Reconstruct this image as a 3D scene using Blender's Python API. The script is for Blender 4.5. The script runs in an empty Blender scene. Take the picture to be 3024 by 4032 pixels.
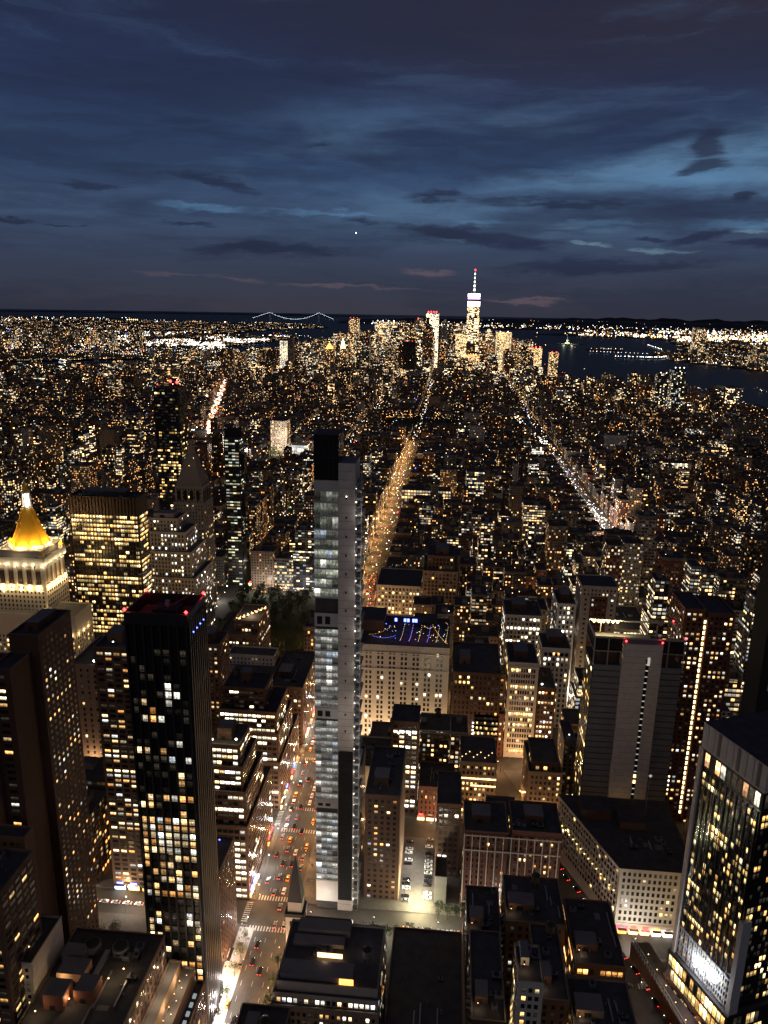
import bpy, math, random
from math import sin, cos, pi, radians, sqrt, floor, atan2
import numpy as np
RND = random.Random(7)
sc = bpy.context.scene
EYE = 322.0
# ------------------------------------------------------------------ camera
cam_d = bpy.data.cameras.new("camera"); cam = bpy.data.objects.new("camera", cam_d)
sc.collection.objects.link(cam); sc.camera = cam
cam_d.sensor_fit = 'VERTICAL'; cam_d.sensor_height = 34.6; cam_d.lens = 34.6*770.63/1024
cam_d.clip_start = 1.0; cam_d.clip_end = 150000.0
YAW, PITCH, ROLL = radians(4.81163), radians(14.89487), radians(1.02332)
from mathutils import Matrix, Vector
cam.matrix_world = (Matrix.Translation((0, 0, EYE)) @ Matrix.Rotation(YAW, 4, 'Z') @ Matrix.Rotation(pi/2-PITCH, 4, 'X')
                    @ Matrix.Rotation(ROLL, 4, 'Z'))
sc.view_settings.view_transform = 'Standard'; sc.view_settings.look = 'None'
sc.view_settings.exposure = 0.0; sc.view_settings.gamma = 1.0
sc.cycles.use_denoising = True
sc.cycles.max_bounces = 4; sc.cycles.diffuse_bounces = 2; sc.cycles.glossy_bounces = 2
sc.cycles.sample_clamp_indirect = 1.5; sc.cycles.use_light_tree = True
sc.cycles.caustics_reflective = False; sc.cycles.caustics_refractive = False

# ------------------------------------------------------------------ node helper
class NT:
    def __init__(s, tree): s.t = tree; s.n = tree.nodes; s.l = tree.links; s.n.clear()
    def node(s, typ, **kw):
        n = s.n.new(typ)
        for k, v in kw.items(): setattr(n, k, v)
        return n
    def put(s, sock, v):
        if hasattr(v, 'is_output'): s.l.new(v, sock)
        elif v is not None:
            if sock.type in ('RGBA',) and not hasattr(v, '__len__'): v = (v, v, v, 1)
            if sock.type == 'RGBA' and len(v) == 3: v = (*v, 1)
            sock.default_value = v
    def m(s, op, a, b=None, c=None, clamp=False):
        n = s.node('ShaderNodeMath', operation=op); n.use_clamp = clamp
        s.put(n.inputs[0], a)
        if b is not None: s.put(n.inputs[1], b)
        if c is not None: s.put(n.inputs[2], c)
        return n.outputs[0]
    def vm(s, op, a, b=None):
        n = s.node('ShaderNodeVectorMath', operation=op); s.put(n.inputs[0], a)
        if b is not None: s.put(n.inputs[3 if op == 'SCALE' else 1], b)
        return n.outputs[0]
    def mix(s, f, a, b, typ='MIX'):
        n = s.node('ShaderNodeMixRGB', blend_type=typ); s.put(n.inputs[0], f); s.put(n.inputs[1], a); s.put(n.inputs[2], b)
        return n.outputs[0]
    def xyz(s, v):
        n = s.node('ShaderNodeSeparateXYZ'); s.put(n.inputs[0], v); return n.outputs
    def comb(s, x, y, z=0.0):
        n = s.node('ShaderNodeCombineXYZ'); s.put(n.inputs[0], x); s.put(n.inputs[1], y); s.put(n.inputs[2], z); return n.outputs[0]
    def noise(s, v, scale, detail=3.0, rough=.55, dist=0.0):
        n = s.node('ShaderNodeTexNoise'); s.put(n.inputs['Vector'], v)
        n.inputs['Scale'].default_value = scale; n.inputs['Detail'].default_value = detail
        n.inputs['Roughness'].default_value = rough; n.inputs['Distortion'].default_value = dist
        return n.outputs[0]
    def ss(s, v, a, b, c=0.0, d=1.0):
        n = s.node('ShaderNodeMapRange', interpolation_type='SMOOTHSTEP'); s.put(n.inputs[0], v)
        for i, q in enumerate((a, b, c, d)): s.put(n.inputs[i+1], q)
        return n.outputs[0]
    def white(s, v):
        n = s.node('ShaderNodeTexWhiteNoise', noise_dimensions='3D'); s.put(n.inputs[0], v); return n.outputs[0], n.outputs[1]
    def attr(s, name):
        n = s.node('ShaderNodeAttribute', attribute_name=name); return n

def lin(r, g, b):
    f = lambda c: (c/255/12.92) if c/255 <= .04045 else ((c/255+.055)/1.055)**2.4
    return (f(r), f(g), f(b))

# ------------------------------------------------------------------ world: overcast dusk sky with blue gaps low in the west
w = bpy.data.worlds.new("World"); sc.world = w; w.use_nodes = True
T = NT(w.node_tree)
tc = T.node('ShaderNodeTexCoord').outputs['Generated']
x, y, z = T.xyz(tc)
el = T.m('MULTIPLY', T.m('ARCSINE', z), 180/pi)
az = T.m('MULTIPLY', T.m('ARCTAN2', x, y), 180/pi)
base = T.node('ShaderNodeValToRGB'); cr = base.color_ramp
T.put(base.inputs[0], T.m('DIVIDE', T.m('ADD', el, 2.0), 24.0, clamp=True))
stops = [(0, (58, 56, 64)), (.09, (57, 58, 70)), (.17, (55, 62, 80)), (.30, (58, 72, 98)), (.45, (50, 70, 102)), (.62, (42, 57, 90)), (.80, (38, 46, 72)), (1, (38, 42, 62))]
while len(cr.elements) < len(stops): cr.elements.new(.5)
for e, (p_, c_) in zip(cr.elements, stops): e.position = p_; e.color = (*lin(*c_), 1)
col = base.outputs[0]
zz = T.m('ADD', T.m('MAXIMUM', z, 0.0), 0.055)
cp = T.comb(T.m('DIVIDE', x, zz), T.m('DIVIDE', y, zz), 0.0)
wn = T.noise(T.comb(T.m('MULTIPLY', az, .13), T.m('MULTIPLY', el, .5), 5.5), 1.0, 5.0, .6); wm = T.noise(T.comb(T.m('MULTIPLY', az, .22), T.m('MULTIPLY', el, .9), 15.5), 1.0, 6.0, .62)
azw = T.m('ADD', az, T.m('MULTIPLY', T.m('SUBTRACT', wn, .5), 9.0)); elw = T.m('ADD', el, T.m('MULTIPLY', T.m('SUBTRACT', wm, .5), 2.0))
ae = T.comb(T.m('MULTIPLY', az, 0.055), T.m('MULTIPLY', el, 0.26), 3.1)
# warm purple veil top right and low left
veil = T.m('MULTIPLY', T.ss(el, 9.0, 18.0), T.ss(az, -26.0, 10.0))
col = T.mix(T.m('MULTIPLY', veil, .75), col, lin(48, 45, 58))
n1 = T.noise(ae, 1.0, 6.0, .55, .3)
n2 = T.noise(T.comb(T.m('MULTIPLY', az, 0.10), T.m('MULTIPLY', el, 0.75), 9.7), 1.0, 7.0, .6, .25)
# bright blue gaps, stronger to the right, between 3 and 13 degrees
band = T.m('MULTIPLY', T.ss(el, 3.2, 7.0), T.ss(el, 14.5, 10.0))
gap = T.m('MULTIPLY', band, T.ss(az, -30.0, 24.0, .12, 1.0))
gapn = T.m('MULTIPLY', gap, T.ss(n1, .40, .62))
col = T.mix(T.m('MULTIPLY', gapn, .74), col, lin(100, 138, 174))
def gauss(a0, e0, sa, se, rot=0.0, wp=1.0):
    da = T.m('SUBTRACT', azw if wp else T.m('ADD', T.m('MULTIPLY', azw, .4), T.m('MULTIPLY', az, .6)), a0); de = T.m('SUBTRACT', T.m('SUBTRACT', elw if wp else T.m('ADD', T.m('MULTIPLY', elw, .6), T.m('MULTIPLY', el, .4)), e0), T.m('MULTIPLY', da, rot))
    q = T.m('ADD', T.m('POWER', T.m('ABSOLUTE', T.m('DIVIDE', da, sa)), 2.0), T.m('POWER', T.m('ABSOLUTE', T.m('DIVIDE', de, se)), 2.0))
    return T.m('EXPONENT', T.m('MULTIPLY', q, -1.0))
def blob(gs, thr=.42, amt=.5):
    tot = gs[0]
    for g_ in gs[1:]: tot = T.m('MAXIMUM', tot, g_)
    return T.ss(T.m('ADD', tot, T.m('MULTIPLY', T.m('SUBTRACT', n2, .5), 1.5)), thr, thr+amt)
# azimuths are measured from the avenue direction (+Y)
lite = blob([gauss(15, 8.5, 6.5, .85, .02), gauss(19, 5.5, 5.5, .5, -.02), gauss(9, 5.7, 5.5, .42), gauss(-8, 6.15, 7, .3, -.02), gauss(-17.5, 6.3, 4, .3), gauss(2, 5.7, 4, .22)], .38, .8)
col = T.mix(T.m('MULTIPLY', lite, .72), col, lin(92, 134, 172))
lite2 = blob([gauss(12.6, 4.05, 2.8, .22, -.03), gauss(8.2, 4.3, 1.6, .2), gauss(0, 4.5, 1.6, .14), gauss(7, 5.4, 2.6, .22), gauss(19, 5.1, 2.4, .2)], .42, .75)
col = T.mix(T.m('MULTIPLY', lite2, .62), col, lin(118, 150, 168))
dark = blob([gauss(-1, 7.5, 3.4, .42), gauss(7.5, 7.1, 6.5, .5), gauss(-24.5, 7.3, 3.2, .38, -.08), gauss(-16.5, 7.7, 4.6, .52, -.16), gauss(-29.5, 4.95, 1.8, .25), gauss(-26, 4.8, 1.5, .2), gauss(-6.5, 5.6, 3, .34, -.03),
             gauss(0, 4.9, 7, .65, -.09), gauss(-18, 5.1, 4, .22), gauss(15.5, 4.85, 2.8, .34, .10), gauss(20, 4.3, 3.4, .5), gauss(12.2, 4.75, 1.6, .2), gauss(-12, 3.7, 9, .6, -.01), gauss(10, 2.9, 9, .6), gauss(-10, 10.5, 2.5, .5, .05)], .42, .5)
col = T.mix(T.m('MULTIPLY', dark, .80), col, lin(38, 45, 68))
puff = blob([gauss(15.8, 10.2, 1.5, 1.15, .25, 0), gauss(15.8, 9.1, 2.3, .55, .10, 0), gauss(18.5, 7.2, 1.0, .34, .1, 0)], .36, .42)
col = T.mix(T.m('MULTIPLY', puff, .85), col, lin(42, 48, 72))
n4 = T.noise(T.comb(T.m('MULTIPLY', azw, .045), T.m('MULTIPLY', elw, .34), 33.3), 1.0, 7.0, .62, .4)
col = T.mix(T.m('MULTIPLY', T.ss(n4, .42, .66), .50), col, lin(36, 42, 62)); col = T.mix(T.m('MULTIPLY', T.ss(n4, .46, .28), T.m('MULTIPLY', T.ss(el, 2.5, 6.0), .28)), col, lin(74, 100, 136))
streak = T.m('MULTIPLY', T.ss(n2, .46, .70), T.m('MULTIPLY', T.ss(el, 1.0, 4.0), T.ss(el, 24.0, 12.0)))
col = T.mix(T.m('MULTIPLY', streak, .42), col, lin(36, 43, 66))
pink = blob([gauss(-8.5, 1.45, 7, .26, -.02), gauss(-19, 1.9, 6, .33, -.04), gauss(-1.8, 2.5, 2.6, .34), gauss(5.5, .55, 4, .2)], .5, .6)
col = T.mix(T.m('MULTIPLY', pink, .60), col, lin(104, 88, 96))
below = T.ss(el, -.6, -1.4)
col = T.mix(below, col, lin(20, 20, 28))
bg = T.node('ShaderNodeBackground'); T.put(bg.inputs[0], col); bg.inputs[1].default_value = 1.0
T.l.new(bg.outputs[0], T.node('ShaderNodeOutputWorld').inputs[0])

# ------------------------------------------------------------------ light: the glow of midtown behind the camera, very soft and weak
sd = bpy.data.lights.new("midtown_glow", 'SUN'); sun = bpy.data.objects.new("midtown_glow", sd); sc.collection.objects.link(sun)
sd.energy = 0.13; sd.angle = radians(50); sd.color = (1.0, .86, .76)
sun.rotation_euler = (radians(68), 0, radians(-8))

# ------------------------------------------------------------------ materials
MATS = {}
def mat(name, colr, rough=.8, metal=0.0, emit=None, es=0.0, noise=0.0, nscale=.15, spec=.3, sampling='NONE'):
    m = bpy.data.materials.new(name); m.use_nodes = True; t = NT(m.node_tree)
    b = t.node('ShaderNodeBsdfPrincipled'); t.l.new(b.outputs[0], t.node('ShaderNodeOutputMaterial').inputs[0])
    c = (*colr, 1)
    if noise:
        co = t.node('ShaderNodeTexCoord').outputs['Object']
        f = t.noise(co, nscale, 5.0, .6)
        c = t.mix(f, tuple(v*(1-noise) for v in colr), tuple(min(1, v*(1+noise)) for v in colr))
    t.put(b.inputs['Base Color'], c); b.inputs['Roughness'].default_value = rough; b.inputs['Metallic'].default_value = metal
    b.inputs['Specular IOR Level'].default_value = spec
    if emit: b.inputs['Emission Color'].default_value = (*emit, 1); b.inputs['Emission Strength'].default_value = es
    m.cycles.emission_sampling = sampling
    MATS[name] = m; return m
def facade_mat():
    """brick or stone wall with a grid of windows; every face brings its own grid, colour and share of lit rooms"""
    m = bpy.data.materials.new("window_wall"); m.use_nodes = True; t = NT(m.node_tree)
    uv = t.node('ShaderNodeUVMap', uv_map='UVMap').outputs[0]
    u, v, _ = t.xyz(uv)
    A = t.xyz(t.attr('fa').outputs['Vector']); B = t.xyz(t.attr('fb').outputs['Vector']); C = t.xyz(t.attr('fc').outputs['Vector'])
    wall = t.attr('wallcol').outputs['Color']
    seed, lit, bright = A[0], A[1], A[2]
    cw, fh, fu = B[0], B[1], B[2]; fv, warm, strip = C[0], C[1], C[2]
    cu = t.m('DIVIDE', u, cw); cv = t.m('DIVIDE', v, fh)
    iu = t.m('FLOOR', cu); iv = t.m('FLOOR', cv)
    du = t.m('ABSOLUTE', t.m('SUBTRACT', t.m('FRACT', cu), .5)); dv = t.m('ABSOLUTE', t.m('SUBTRACT', t.m('FRACT', cv), .5))
    win = t.m('MULTIPLY', t.m('LESS_THAN', du, t.m('MULTIPLY', fu, .5)), t.m('LESS_THAN', dv, t.m('MULTIPLY', fv, .5)))
    win = t.m('MULTIPLY', win, t.m('GREATER_THAN', v, 0.0))
    h1, hc = t.white(t.comb(iu, iv, seed)); h2, hc2 = t.white(t.comb(iv, iu, t.m('ADD', seed, 31.7)))
    hs, _ = t.white(t.comb(t.m('FLOOR', t.m('DIVIDE', iu, 5.0)), iv, t.m('ADD', seed, 77.3)))
    boost = t.m('MULTIPLY', t.m('POWER', hs, 3.0), 4.0)
    prob = t.m('MULTIPLY', lit, t.m('ADD', t.m('MULTIPLY', boost, strip), t.m('SUBTRACT', 1.0, strip)))
    street = t.m('MULTIPLY', t.m('LESS_THAN', iv, .5), .30)
    prob = t.m('ADD', prob, street)
    on = t.m('MULTIPLY', t.m('LESS_THAN', h1, prob), win)
    hue = t.m('MULTIPLY', t.m('ADD', warm, t.m('MULTIPLY', t.m('SUBTRACT', h2, .5), .75)), 1.0, clamp=True)
    r = t.node('ShaderNodeValToRGB'); t.put(r.inputs[0], hue)
    r.color_ramp.elements[0].color = (.80, .92, 1, 1); r.color_ramp.elements[1].color = (1, .33, .07, 1)
    for p_, c_ in ((.22, (1, .90, .70, 1)), (.5, (1, .68, .32, 1)), (.8, (1, .50, .17, 1))):
        e = r.color_ramp.elements.new(p_); e.color = c_
    g = t.xyz(hc2)
    power = t.m('ADD', .18, t.m('MULTIPLY', t.m('POWER', g[0], 2.5), 1.9))
    inner = t.ss(t.m('SUBTRACT', t.m('FRACT', cv), .5), -.35, .3, .55, 1.15)  # window glow rises toward the top, ceiling light put into the emission
    es = t.m('MULTIPLY', t.m('MULTIPLY', t.m('MULTIPLY', on, bright), power), inner)
    es = t.m('ADD', es, t.m('MULTIPLY', t.m('MULTIPLY', win, t.m('GREATER_THAN', h1, .62)), t.m('MULTIPLY', g[1], .07)))  # faint glow added to some unlit windows so the facades read
    gn = t.noise(t.comb(u, v, seed), .35, 5.0, .65)
    wc = t.mix(t.ss(gn, .25, .75), t.mix(.35, wall, (0, 0, 0), 'MIX'), wall)
    band = t.m('LESS_THAN', t.m('FRACT', t.m('ADD', cv, .02)), .05)
    wc = t.mix(t.m('MULTIPLY', band, .45), wc, t.mix(.5, wc, (.30, .28, .25)))
    c = t.mix(win, wc, (.015, .017, .022))
    b = t.node('ShaderNodeBsdfPrincipled'); t.put(b.inputs['Base Color'], c)
    t.put(b.inputs['Roughness'], t.m('SUBTRACT', .85, t.m('MULTIPLY', win, .6)))
    b.inputs['Specular IOR Level'].default_value = .3
    t.put(b.inputs['Emission Color'], r.outputs[0]); t.put(b.inputs['Emission Strength'], es)
    t.l.new(b.outputs[0], t.node('ShaderNodeOutputMaterial').inputs[0]); m.cycles.emission_sampling = 'NONE'
    MATS['facade'] = m; return m
def pane_mat():
    """one window: glass, dark or with a lit room behind; colour per pane in attribute 'roomlight'"""
    m = bpy.data.materials.new("window_pane"); m.use_nodes = True; t = NT(m.node_tree)
    uv = t.node('ShaderNodeUVMap', uv_map='UVMap').outputs[0]; u, v, _ = t.xyz(uv)
    em = t.attr('roomlight').outputs['Color']
    ri = t.node('ShaderNodeObjectInfo').outputs['Random']
    co = t.vm('ADD', t.comb(t.m('MULTIPLY', u, 2.2), t.m('MULTIPLY', v, 1.6), 0.0), t.vm('SCALE', t.comb(ri, ri, ri), 53.0))
    n = t.noise(co, 1.3, 3.0, .6)
    fr = t.m('FRACT', v); k = t.m('MULTIPLY', t.ss(n, .32, .62, .45, 1.15), t.ss(fr, 0.0, .9, .65, 1.25))  # glow stronger toward the pane top, imitating ceiling lights
    mull = t.m('GREATER_THAN', t.m('ABSOLUTE', t.m('SUBTRACT', t.m('FRACT', u), .5)), .03)
    _, hp = t.white(t.comb(t.m('FLOOR', u), t.m('FLOOR', v), t.m('MULTIPLY', ri, 91.0))); hp = t.xyz(hp)
    blind = t.m('GREATER_THAN', fr, t.m('SUBTRACT', 1.0, t.m('MULTIPLY', t.m('POWER', hp[0], 2.0), .85)))
    k = t.m('MULTIPLY', k, t.m('SUBTRACT', 1.0, t.m('MULTIPLY', blind, .5)))
    fur = t.m('MULTIPLY', t.m('LESS_THAN', fr, t.m('ADD', .12, t.m('MULTIPLY', t.noise(t.comb(t.m('MULTIPLY', u, 5.0), hp[1], ri), 1.0, 2.0), .55))), .55)
    k = t.m('MULTIPLY', k, t.m('SUBTRACT', 1.0, fur))
    spot = t.ss(t.noise(t.comb(t.m('MULTIPLY', u, 6.0), t.m('MULTIPLY', v, 5.0), t.m('MULTIPLY', hp[2], 9.0)), 1.0, 1.0), .62, .72, 0.0, 1.6)  # bright spots painted into the glow for room lamps
    k = t.m('ADD', k, t.m('MULTIPLY', spot, k))
    k = t.m('MULTIPLY', k, t.m('ADD', t.m('MULTIPLY', mull, .55), .45))
    b = t.node('ShaderNodeBsdfPrincipled'); b.inputs['Base Color'].default_value = (.014, .016, .02, 1)
    b.inputs['Roughness'].default_value = .22; b.inputs['Specular IOR Level'].default_value = .35
    t.put(b.inputs['Emission Color'], em); t.put(b.inputs['Emission Strength'], t.m('MULTIPLY', k, 8.0))
    t.l.new(b.outputs[0], t.node('ShaderNodeOutputMaterial').inputs[0]); m.cycles.emission_sampling = 'NONE'
    MATS['pane'] = m; return m
facade_mat(); pane_mat()
mat('roof', (.06, .057, .062), .9, noise=.7, nscale=.22)
mat('roof_light', (.16, .155, .16), .85, noise=.35, nscale=.12)
mat('parapet', (.17, .145, .12), .85, noise=.3)
mat('concrete', (.50, .455, .42), .85, noise=.28, nscale=.35)
mat('slab', (.42, .42, .42), .7, noise=.1)
mat('black_net', (.012, .012, .014), .9)
mat('dark_metal', (.03, .03, .032), .5, .4)
mat('steel', (.35, .36, .37), .4, .7)
mat('brick_dark', (.085, .045, .03), .9, noise=.3, nscale=.4)
mat('brick_brown', (.15, .085, .055), .9, noise=.3, nscale=.4)
mat('brick_red', (.15, .058, .038), .9, noise=.3, nscale=.4)
mat('brick_tan', (.30, .20, .13), .9, noise=.25, nscale=.4)
mat('dim_stone', (.20, .17, .14), .85, noise=.22, nscale=.3)  # darker copy of limestone; the clock tower's dim light put into its colour
mat('paving', (.34, .31, .29), .85, noise=.35, nscale=.4)  # lighter than the sidewalk, to strengthen the shop glow through colour
mat('limestone', (.42, .37, .31), .85, noise=.22, nscale=.3)
mat('pale_stone', (.55, .49, .41), .85, noise=.18, nscale=.3)
mat('white_paint', (.62, .60, .58), .7, noise=.12)
mat('black_glass', (.012, .012, .015), .12, spec=.6)
mat('bronze', (.05, .028, .014), .45, .3)
mat('gold_leaf', (.95, .47, .03), .42, .35, noise=.12, nscale=.5)
mat('wood', (.10, .06, .035), .8, noise=.3, nscale=1)
mat('copper', (.10, .22, .18), .7)
mat('asphalt', (.06, .054, .048), .8, noise=.55, nscale=.14)
mat('sidewalk', (.11, .10, .095), .85, noise=.5, nscale=.35)
mat('land', (.03, .03, .028), .95, noise=.5, nscale=.01)
mat('paint_white', (.40, .38, .34), .8, noise=.5, nscale=.6)
mat('water', (.004, .006, .012), .45, spec=.22)
mat('park', (.03, .04, .015), .95, noise=.5, nscale=.05)
mat('leaf', (.040, .055, .018), .7, noise=.5, nscale=.6)
mat('bark', (.07, .05, .035), .9)
mat('hill', (.012, .014, .018), .95)
mat('car_black', (.015, .015, .018), .25, .2, spec=.6); mat('car_white', (.75, .75, .75), .3, spec=.6); mat('car_grey', (.18, .18, .19), .3, .3, spec=.6)
mat('car_yellow', (.85, .36, .02), .35, spec=.6); mat('tyre', (.02, .02, .02), .9)
mat('tail_light', (.4, .01, .01), .4, emit=(1, .05, .03), es=9); mat('head_light', (.8, .8, .8), .3, emit=(1, .95, .85), es=14)
mat('beacon', (.5, .02, .02), .4, emit=(1, .03, .03), es=14)
for nm, c_, s_ in (('warm', (1, .60, .25), 4), ('white', (1, .92, .80), 7), ('cool', (.75, .88, 1), 7), ('amber', (1, .42, .09), 3), ('gold', (1, .72, .28), 6), ('blue', (.12, .16, 1), 7),
                   ('red', (1, .06, .05), 5), ('cyan', (.1, .8, .9), 4), ('green', (.2, 1, .45), 2.5), ('purple', (.65, .25, 1), 6), ('dimroom', (1, .96, .84), .42), ('dimcool', (.88, .96, 1), .30), ('pinkglow', (1, .16, .28), 1.4)):
    mat('glow_'+nm, tuple(v*.5 for v in c_), .5, emit=c_, es=s_)

# ------------------------------------------------------------------ mesh building
RE = 7400e3
def drop(x, y): return (x*x+y*y)/(2*RE)
class MB:
    def __init__(s): s.v = []; s.f = []; s.m = []; s.uv = []; s.a = []; s.mats = []
    def mi(s, name):
        if name not in s.mats: s.mats.append(name)
        return s.mats.index(name)
    def face(s, pts, mt, uv=None, at=None):
        b = len(s.v); s.v += pts; s.f.append(tuple(range(b, b+len(pts)))); s.m.append(s.mi(mt))
        s.uv.append(uv or [(0, 0)]*len(pts)); s.a.append(at)
    def quadbox(s, x0, x1, y0, y1, z0, z1, mt, top=None, at=None, bottom=False, uvoff=(0, 0)):
        """box with walls (UV in metres) and a top"""
        P = [(x0, y0), (x1, y0), (x1, y1), (x0, y1)]
        s.prism(P, z0, z1, mt, top, at, bottom, uvoff)
    def prism(s, P, z0, z1, mt, top=None, at=None, bottom=False, uvoff=(0, 0), P2=None):
        n = len(P); u = uvoff[0]; P2 = P2 or P
        for i in range(n):
            a, b = P[i], P[(i+1) % n]; a2, b2 = P2[i], P2[(i+1) % n]
            L = sqrt((a[0]-b[0])**2+(a[1]-b[1])**2)
            if L > 1e-6:
                s.face([(a[0], a[1], z0), (b[0], b[1], z0), (b2[0], b2[1], z1), (a2[0], a2[1], z1)], mt,
                       [(u, uvoff[1]), (u+L, uvoff[1]), (u+L, uvoff[1]+z1-z0), (u, uvoff[1]+z1-z0)], at)
            u += L+7.3
        s.face([(p[0], p[1], z1) for p in P2], top or mt)
        if bottom: s.face([(p[0], p[1], z0) for p in reversed(P)], top or mt)
    def cyl(s, x, y, z0, z1, r, mt, n=10, r2=None, top=None):
        P = [(x+r*cos(2*pi*i/n), y+r*sin(2*pi*i/n)) for i in range(n)]
        r2 = r if r2 is None else r2
        P2 = [(x+r2*cos(2*pi*i/n), y+r2*sin(2*pi*i/n)) for i in range(n)]
        s.prism(P, z0, z1, mt, top, None, False, (0, 0), P2)
    def bar(s, a, b, r, mt, n=4):
        a = Vector(a); b = Vector(b); d = (b-a)
        if d.length < 1e-6: return
        d.normalize(); u = d.cross(Vector((0, 0, 1)));
        if u.length < 1e-3: u = Vector((1, 0, 0))
        u.normalize(); v = d.cross(u)
        R1 = [a+(u*cos(2*pi*(i+.5)/n)+v*sin(2*pi*(i+.5)/n))*r for i in range(n)]
        R2 = [q+(b-a) for q in R1]
        for i in range(n):
            j = (i+1) % n; s.face([tuple(R1[j]), tuple(R1[i]), tuple(R2[i]), tuple(R2[j])], mt)
        s.face([tuple(q) for q in R1], mt); s.face([tuple(q) for q in reversed(R2)], mt)
    def bulb(s, x, y, z, r, mt):
        t = (x, y, z+r); b = (x, y, z-r); R = [(x+r, y, z), (x, y+r, z), (x-r, y, z), (x, y-r, z)]
        for i in range(4):
            j = (i+1) % 4; s.face([R[i], R[j], t], mt); s.face([R[j], R[i], b], mt)
    def build(s, name, parent=None, attrs=False, pane=False):
        me = bpy.data.meshes.new(name); me.from_pydata(s.v, [], s.f)
        for k in s.mats: me.materials.append(MATS[k])
        me.polygons.foreach_set('material_index', s.m)
        uvl = me.uv_layers.new(name='UVMap'); flat = [c for f in s.uv for p in f for c in p]; uvl.data.foreach_set('uv', flat)
        if attrs:
            z = ((0, 0, 0), (3, 3, .5), (.5, .5, 0), (.1, .1, .1))
            A = [a if a else z for a in s.a]
            for i, nm in enumerate(('fa', 'fb', 'fc')):
                at = me.attributes.new(nm, 'FLOAT_VECTOR', 'FACE'); at.data.foreach_set('vector', [c for a in A for c in a[i]])
            at = me.attributes.new('wallcol', 'FLOAT_COLOR', 'FACE'); at.data.foreach_set('color', [c for a in A for c in (*a[3], 1)])
        if pane:
            at = me.attributes.new('roomlight', 'FLOAT_COLOR', 'FACE'); at.data.foreach_set('color', [c for a in s.a for c in (*(a or (0, 0, 0)), 1)])
        o = bpy.data.objects.new(name, me); sc.collection.objects.link(o)
        if parent: o.parent = parent
        return o
def tag(o, label=None, cat=None, group=None, kind=None):
    if label: o['label'] = label
    if cat: o['category'] = cat
    if group: o['group'] = group
    if kind: o['kind'] = kind
    return o
def empty(name, loc, label, cat, group=None):
    o = bpy.data.objects.new(name, None); sc.collection.objects.link(o); o.location = loc
    return tag(o, label, cat, group)
def sub(o, loc):      # children are modelled in world coordinates of the root's frame
    return o
def shift(mb, dx, dy, dz):
    mb.v = [(a+dx, b+dy, c+dz) for a, b, c in mb.v]; return mb
#@@PART2
def origin_of(o):
    v = Vector((0, 0, 0))
    while o is not None: v += o.location; o = o.parent
    return v
_build0 = MB.build
def _build(s, name, parent=None, attrs=False, pane=False, **kw):
    if not s.v: return None
    if parent is not None:
        o = origin_of(parent); shift(s, -o.x, -o.y, -o.z)
    else:      # a top-level mesh gets its origin at its base
        a = np.array(s.v); c = ((a[:, 0].min()+a[:, 0].max())/2, (a[:, 1].min()+a[:, 1].max())/2, a[:, 2].min())
        if kw.get('centre', True): shift(s, -c[0], -c[1], -c[2])
    ob = _build0(s, name, parent, attrs, pane)
    if parent is None and kw.get('centre', True): ob.location = c
    return ob
MB.build = _build
def structure(o): o['kind'] = 'structure'; return o

# ------------------------------------------------------------------ map: real coastlines in street-grid metres (X = west across the avenues, Y = downtown)
def ll(lat, lon):
    dx = (lon+73.9857)*84390; dy = (lat-40.7484)*111050; b = radians(209)
    return (dx*sin(b+pi/2)+dy*cos(b+pi/2), dx*sin(b)+dy*cos(b))
MANH = [(40.7640, -74.0010), (40.7570, -74.0050), (40.7490, -74.0095), (40.7430, -74.0098), (40.7330, -74.0112), (40.7290, -74.0125), (40.7240, -74.0120),
        (40.7175, -74.0165), (40.7120, -74.0178), (40.7060, -74.0190), (40.7005, -74.0165), (40.7008, -74.0115), (40.7045, -74.0045), (40.7080, -73.9985), (40.7098, -73.9920),
        (40.7105, -73.9775), (40.7180, -73.9735), (40.7270, -73.9715), (40.7355, -73.9740), (40.7440, -73.9710), (40.7600, -73.9590)]
BROOK = [(40.7480, -73.9580), (40.7370, -73.9615), (40.7200, -73.9640), (40.7120, -73.9690), (40.7050, -73.9720), (40.7055, -73.9820), (40.7045, -73.9890), (40.7035, -73.9950),
         (40.6960, -74.0010), (40.6910, -74.0025), (40.6860, -74.0080), (40.6800, -74.0130), (40.6740, -74.0180), (40.6680, -74.0060), (40.6640, -74.0110), (40.6550, -74.0190),
         (40.6400, -74.0380), (40.6230, -74.0420), (40.6090, -74.0370), (40.5950, -74.0020), (40.5740, -74.0130), (40.5700, -73.85), (40.50, -73.60), (40.7480, -73.55)]
STATEN = [(40.6440, -74.0730), (40.6300, -74.0730), (40.6060, -74.0560), (40.5800, -74.0700), (40.5300, -74.1300), (40.45, -74.25), (40.48, -74.60), (40.62, -74.60), (40.6440, -74.20)]
NJ = [(40.7800, -74.0080), (40.7530, -74.0230), (40.7400, -74.0265), (40.7350, -74.0285), (40.7270, -74.0300), (40.7160, -74.0330), (40.7110, -74.0340), (40.7050, -74.0385),
      (40.6975, -74.0530), (40.6890, -74.0610), (40.6830, -74.0690), (40.6780, -74.0700), (40.6640, -74.0620), (40.6610, -74.0700), (40.6550, -74.0800), (40.6480, -74.0900), (40.6440, -74.20), (40.62, -74.60), (40.90, -74.60), (40.90, -74.00)]
GOV = [(40.6945, -74.0160), (40.6930, -74.0115), (40.6890, -74.0130), (40.6845, -74.0240), (40.6870, -74.0265)]
ELLIS = [(40.7005, -74.0400), (40.6990, -74.0370), (40.6975, -74.0390), (40.6990, -74.0420)]
LIBERTY = [(40.6905, -74.0465), (40.6908, -74.0440), (40.6895, -74.0425), (40.6878, -74.0440), (40.6885, -74.0465)]
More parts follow.
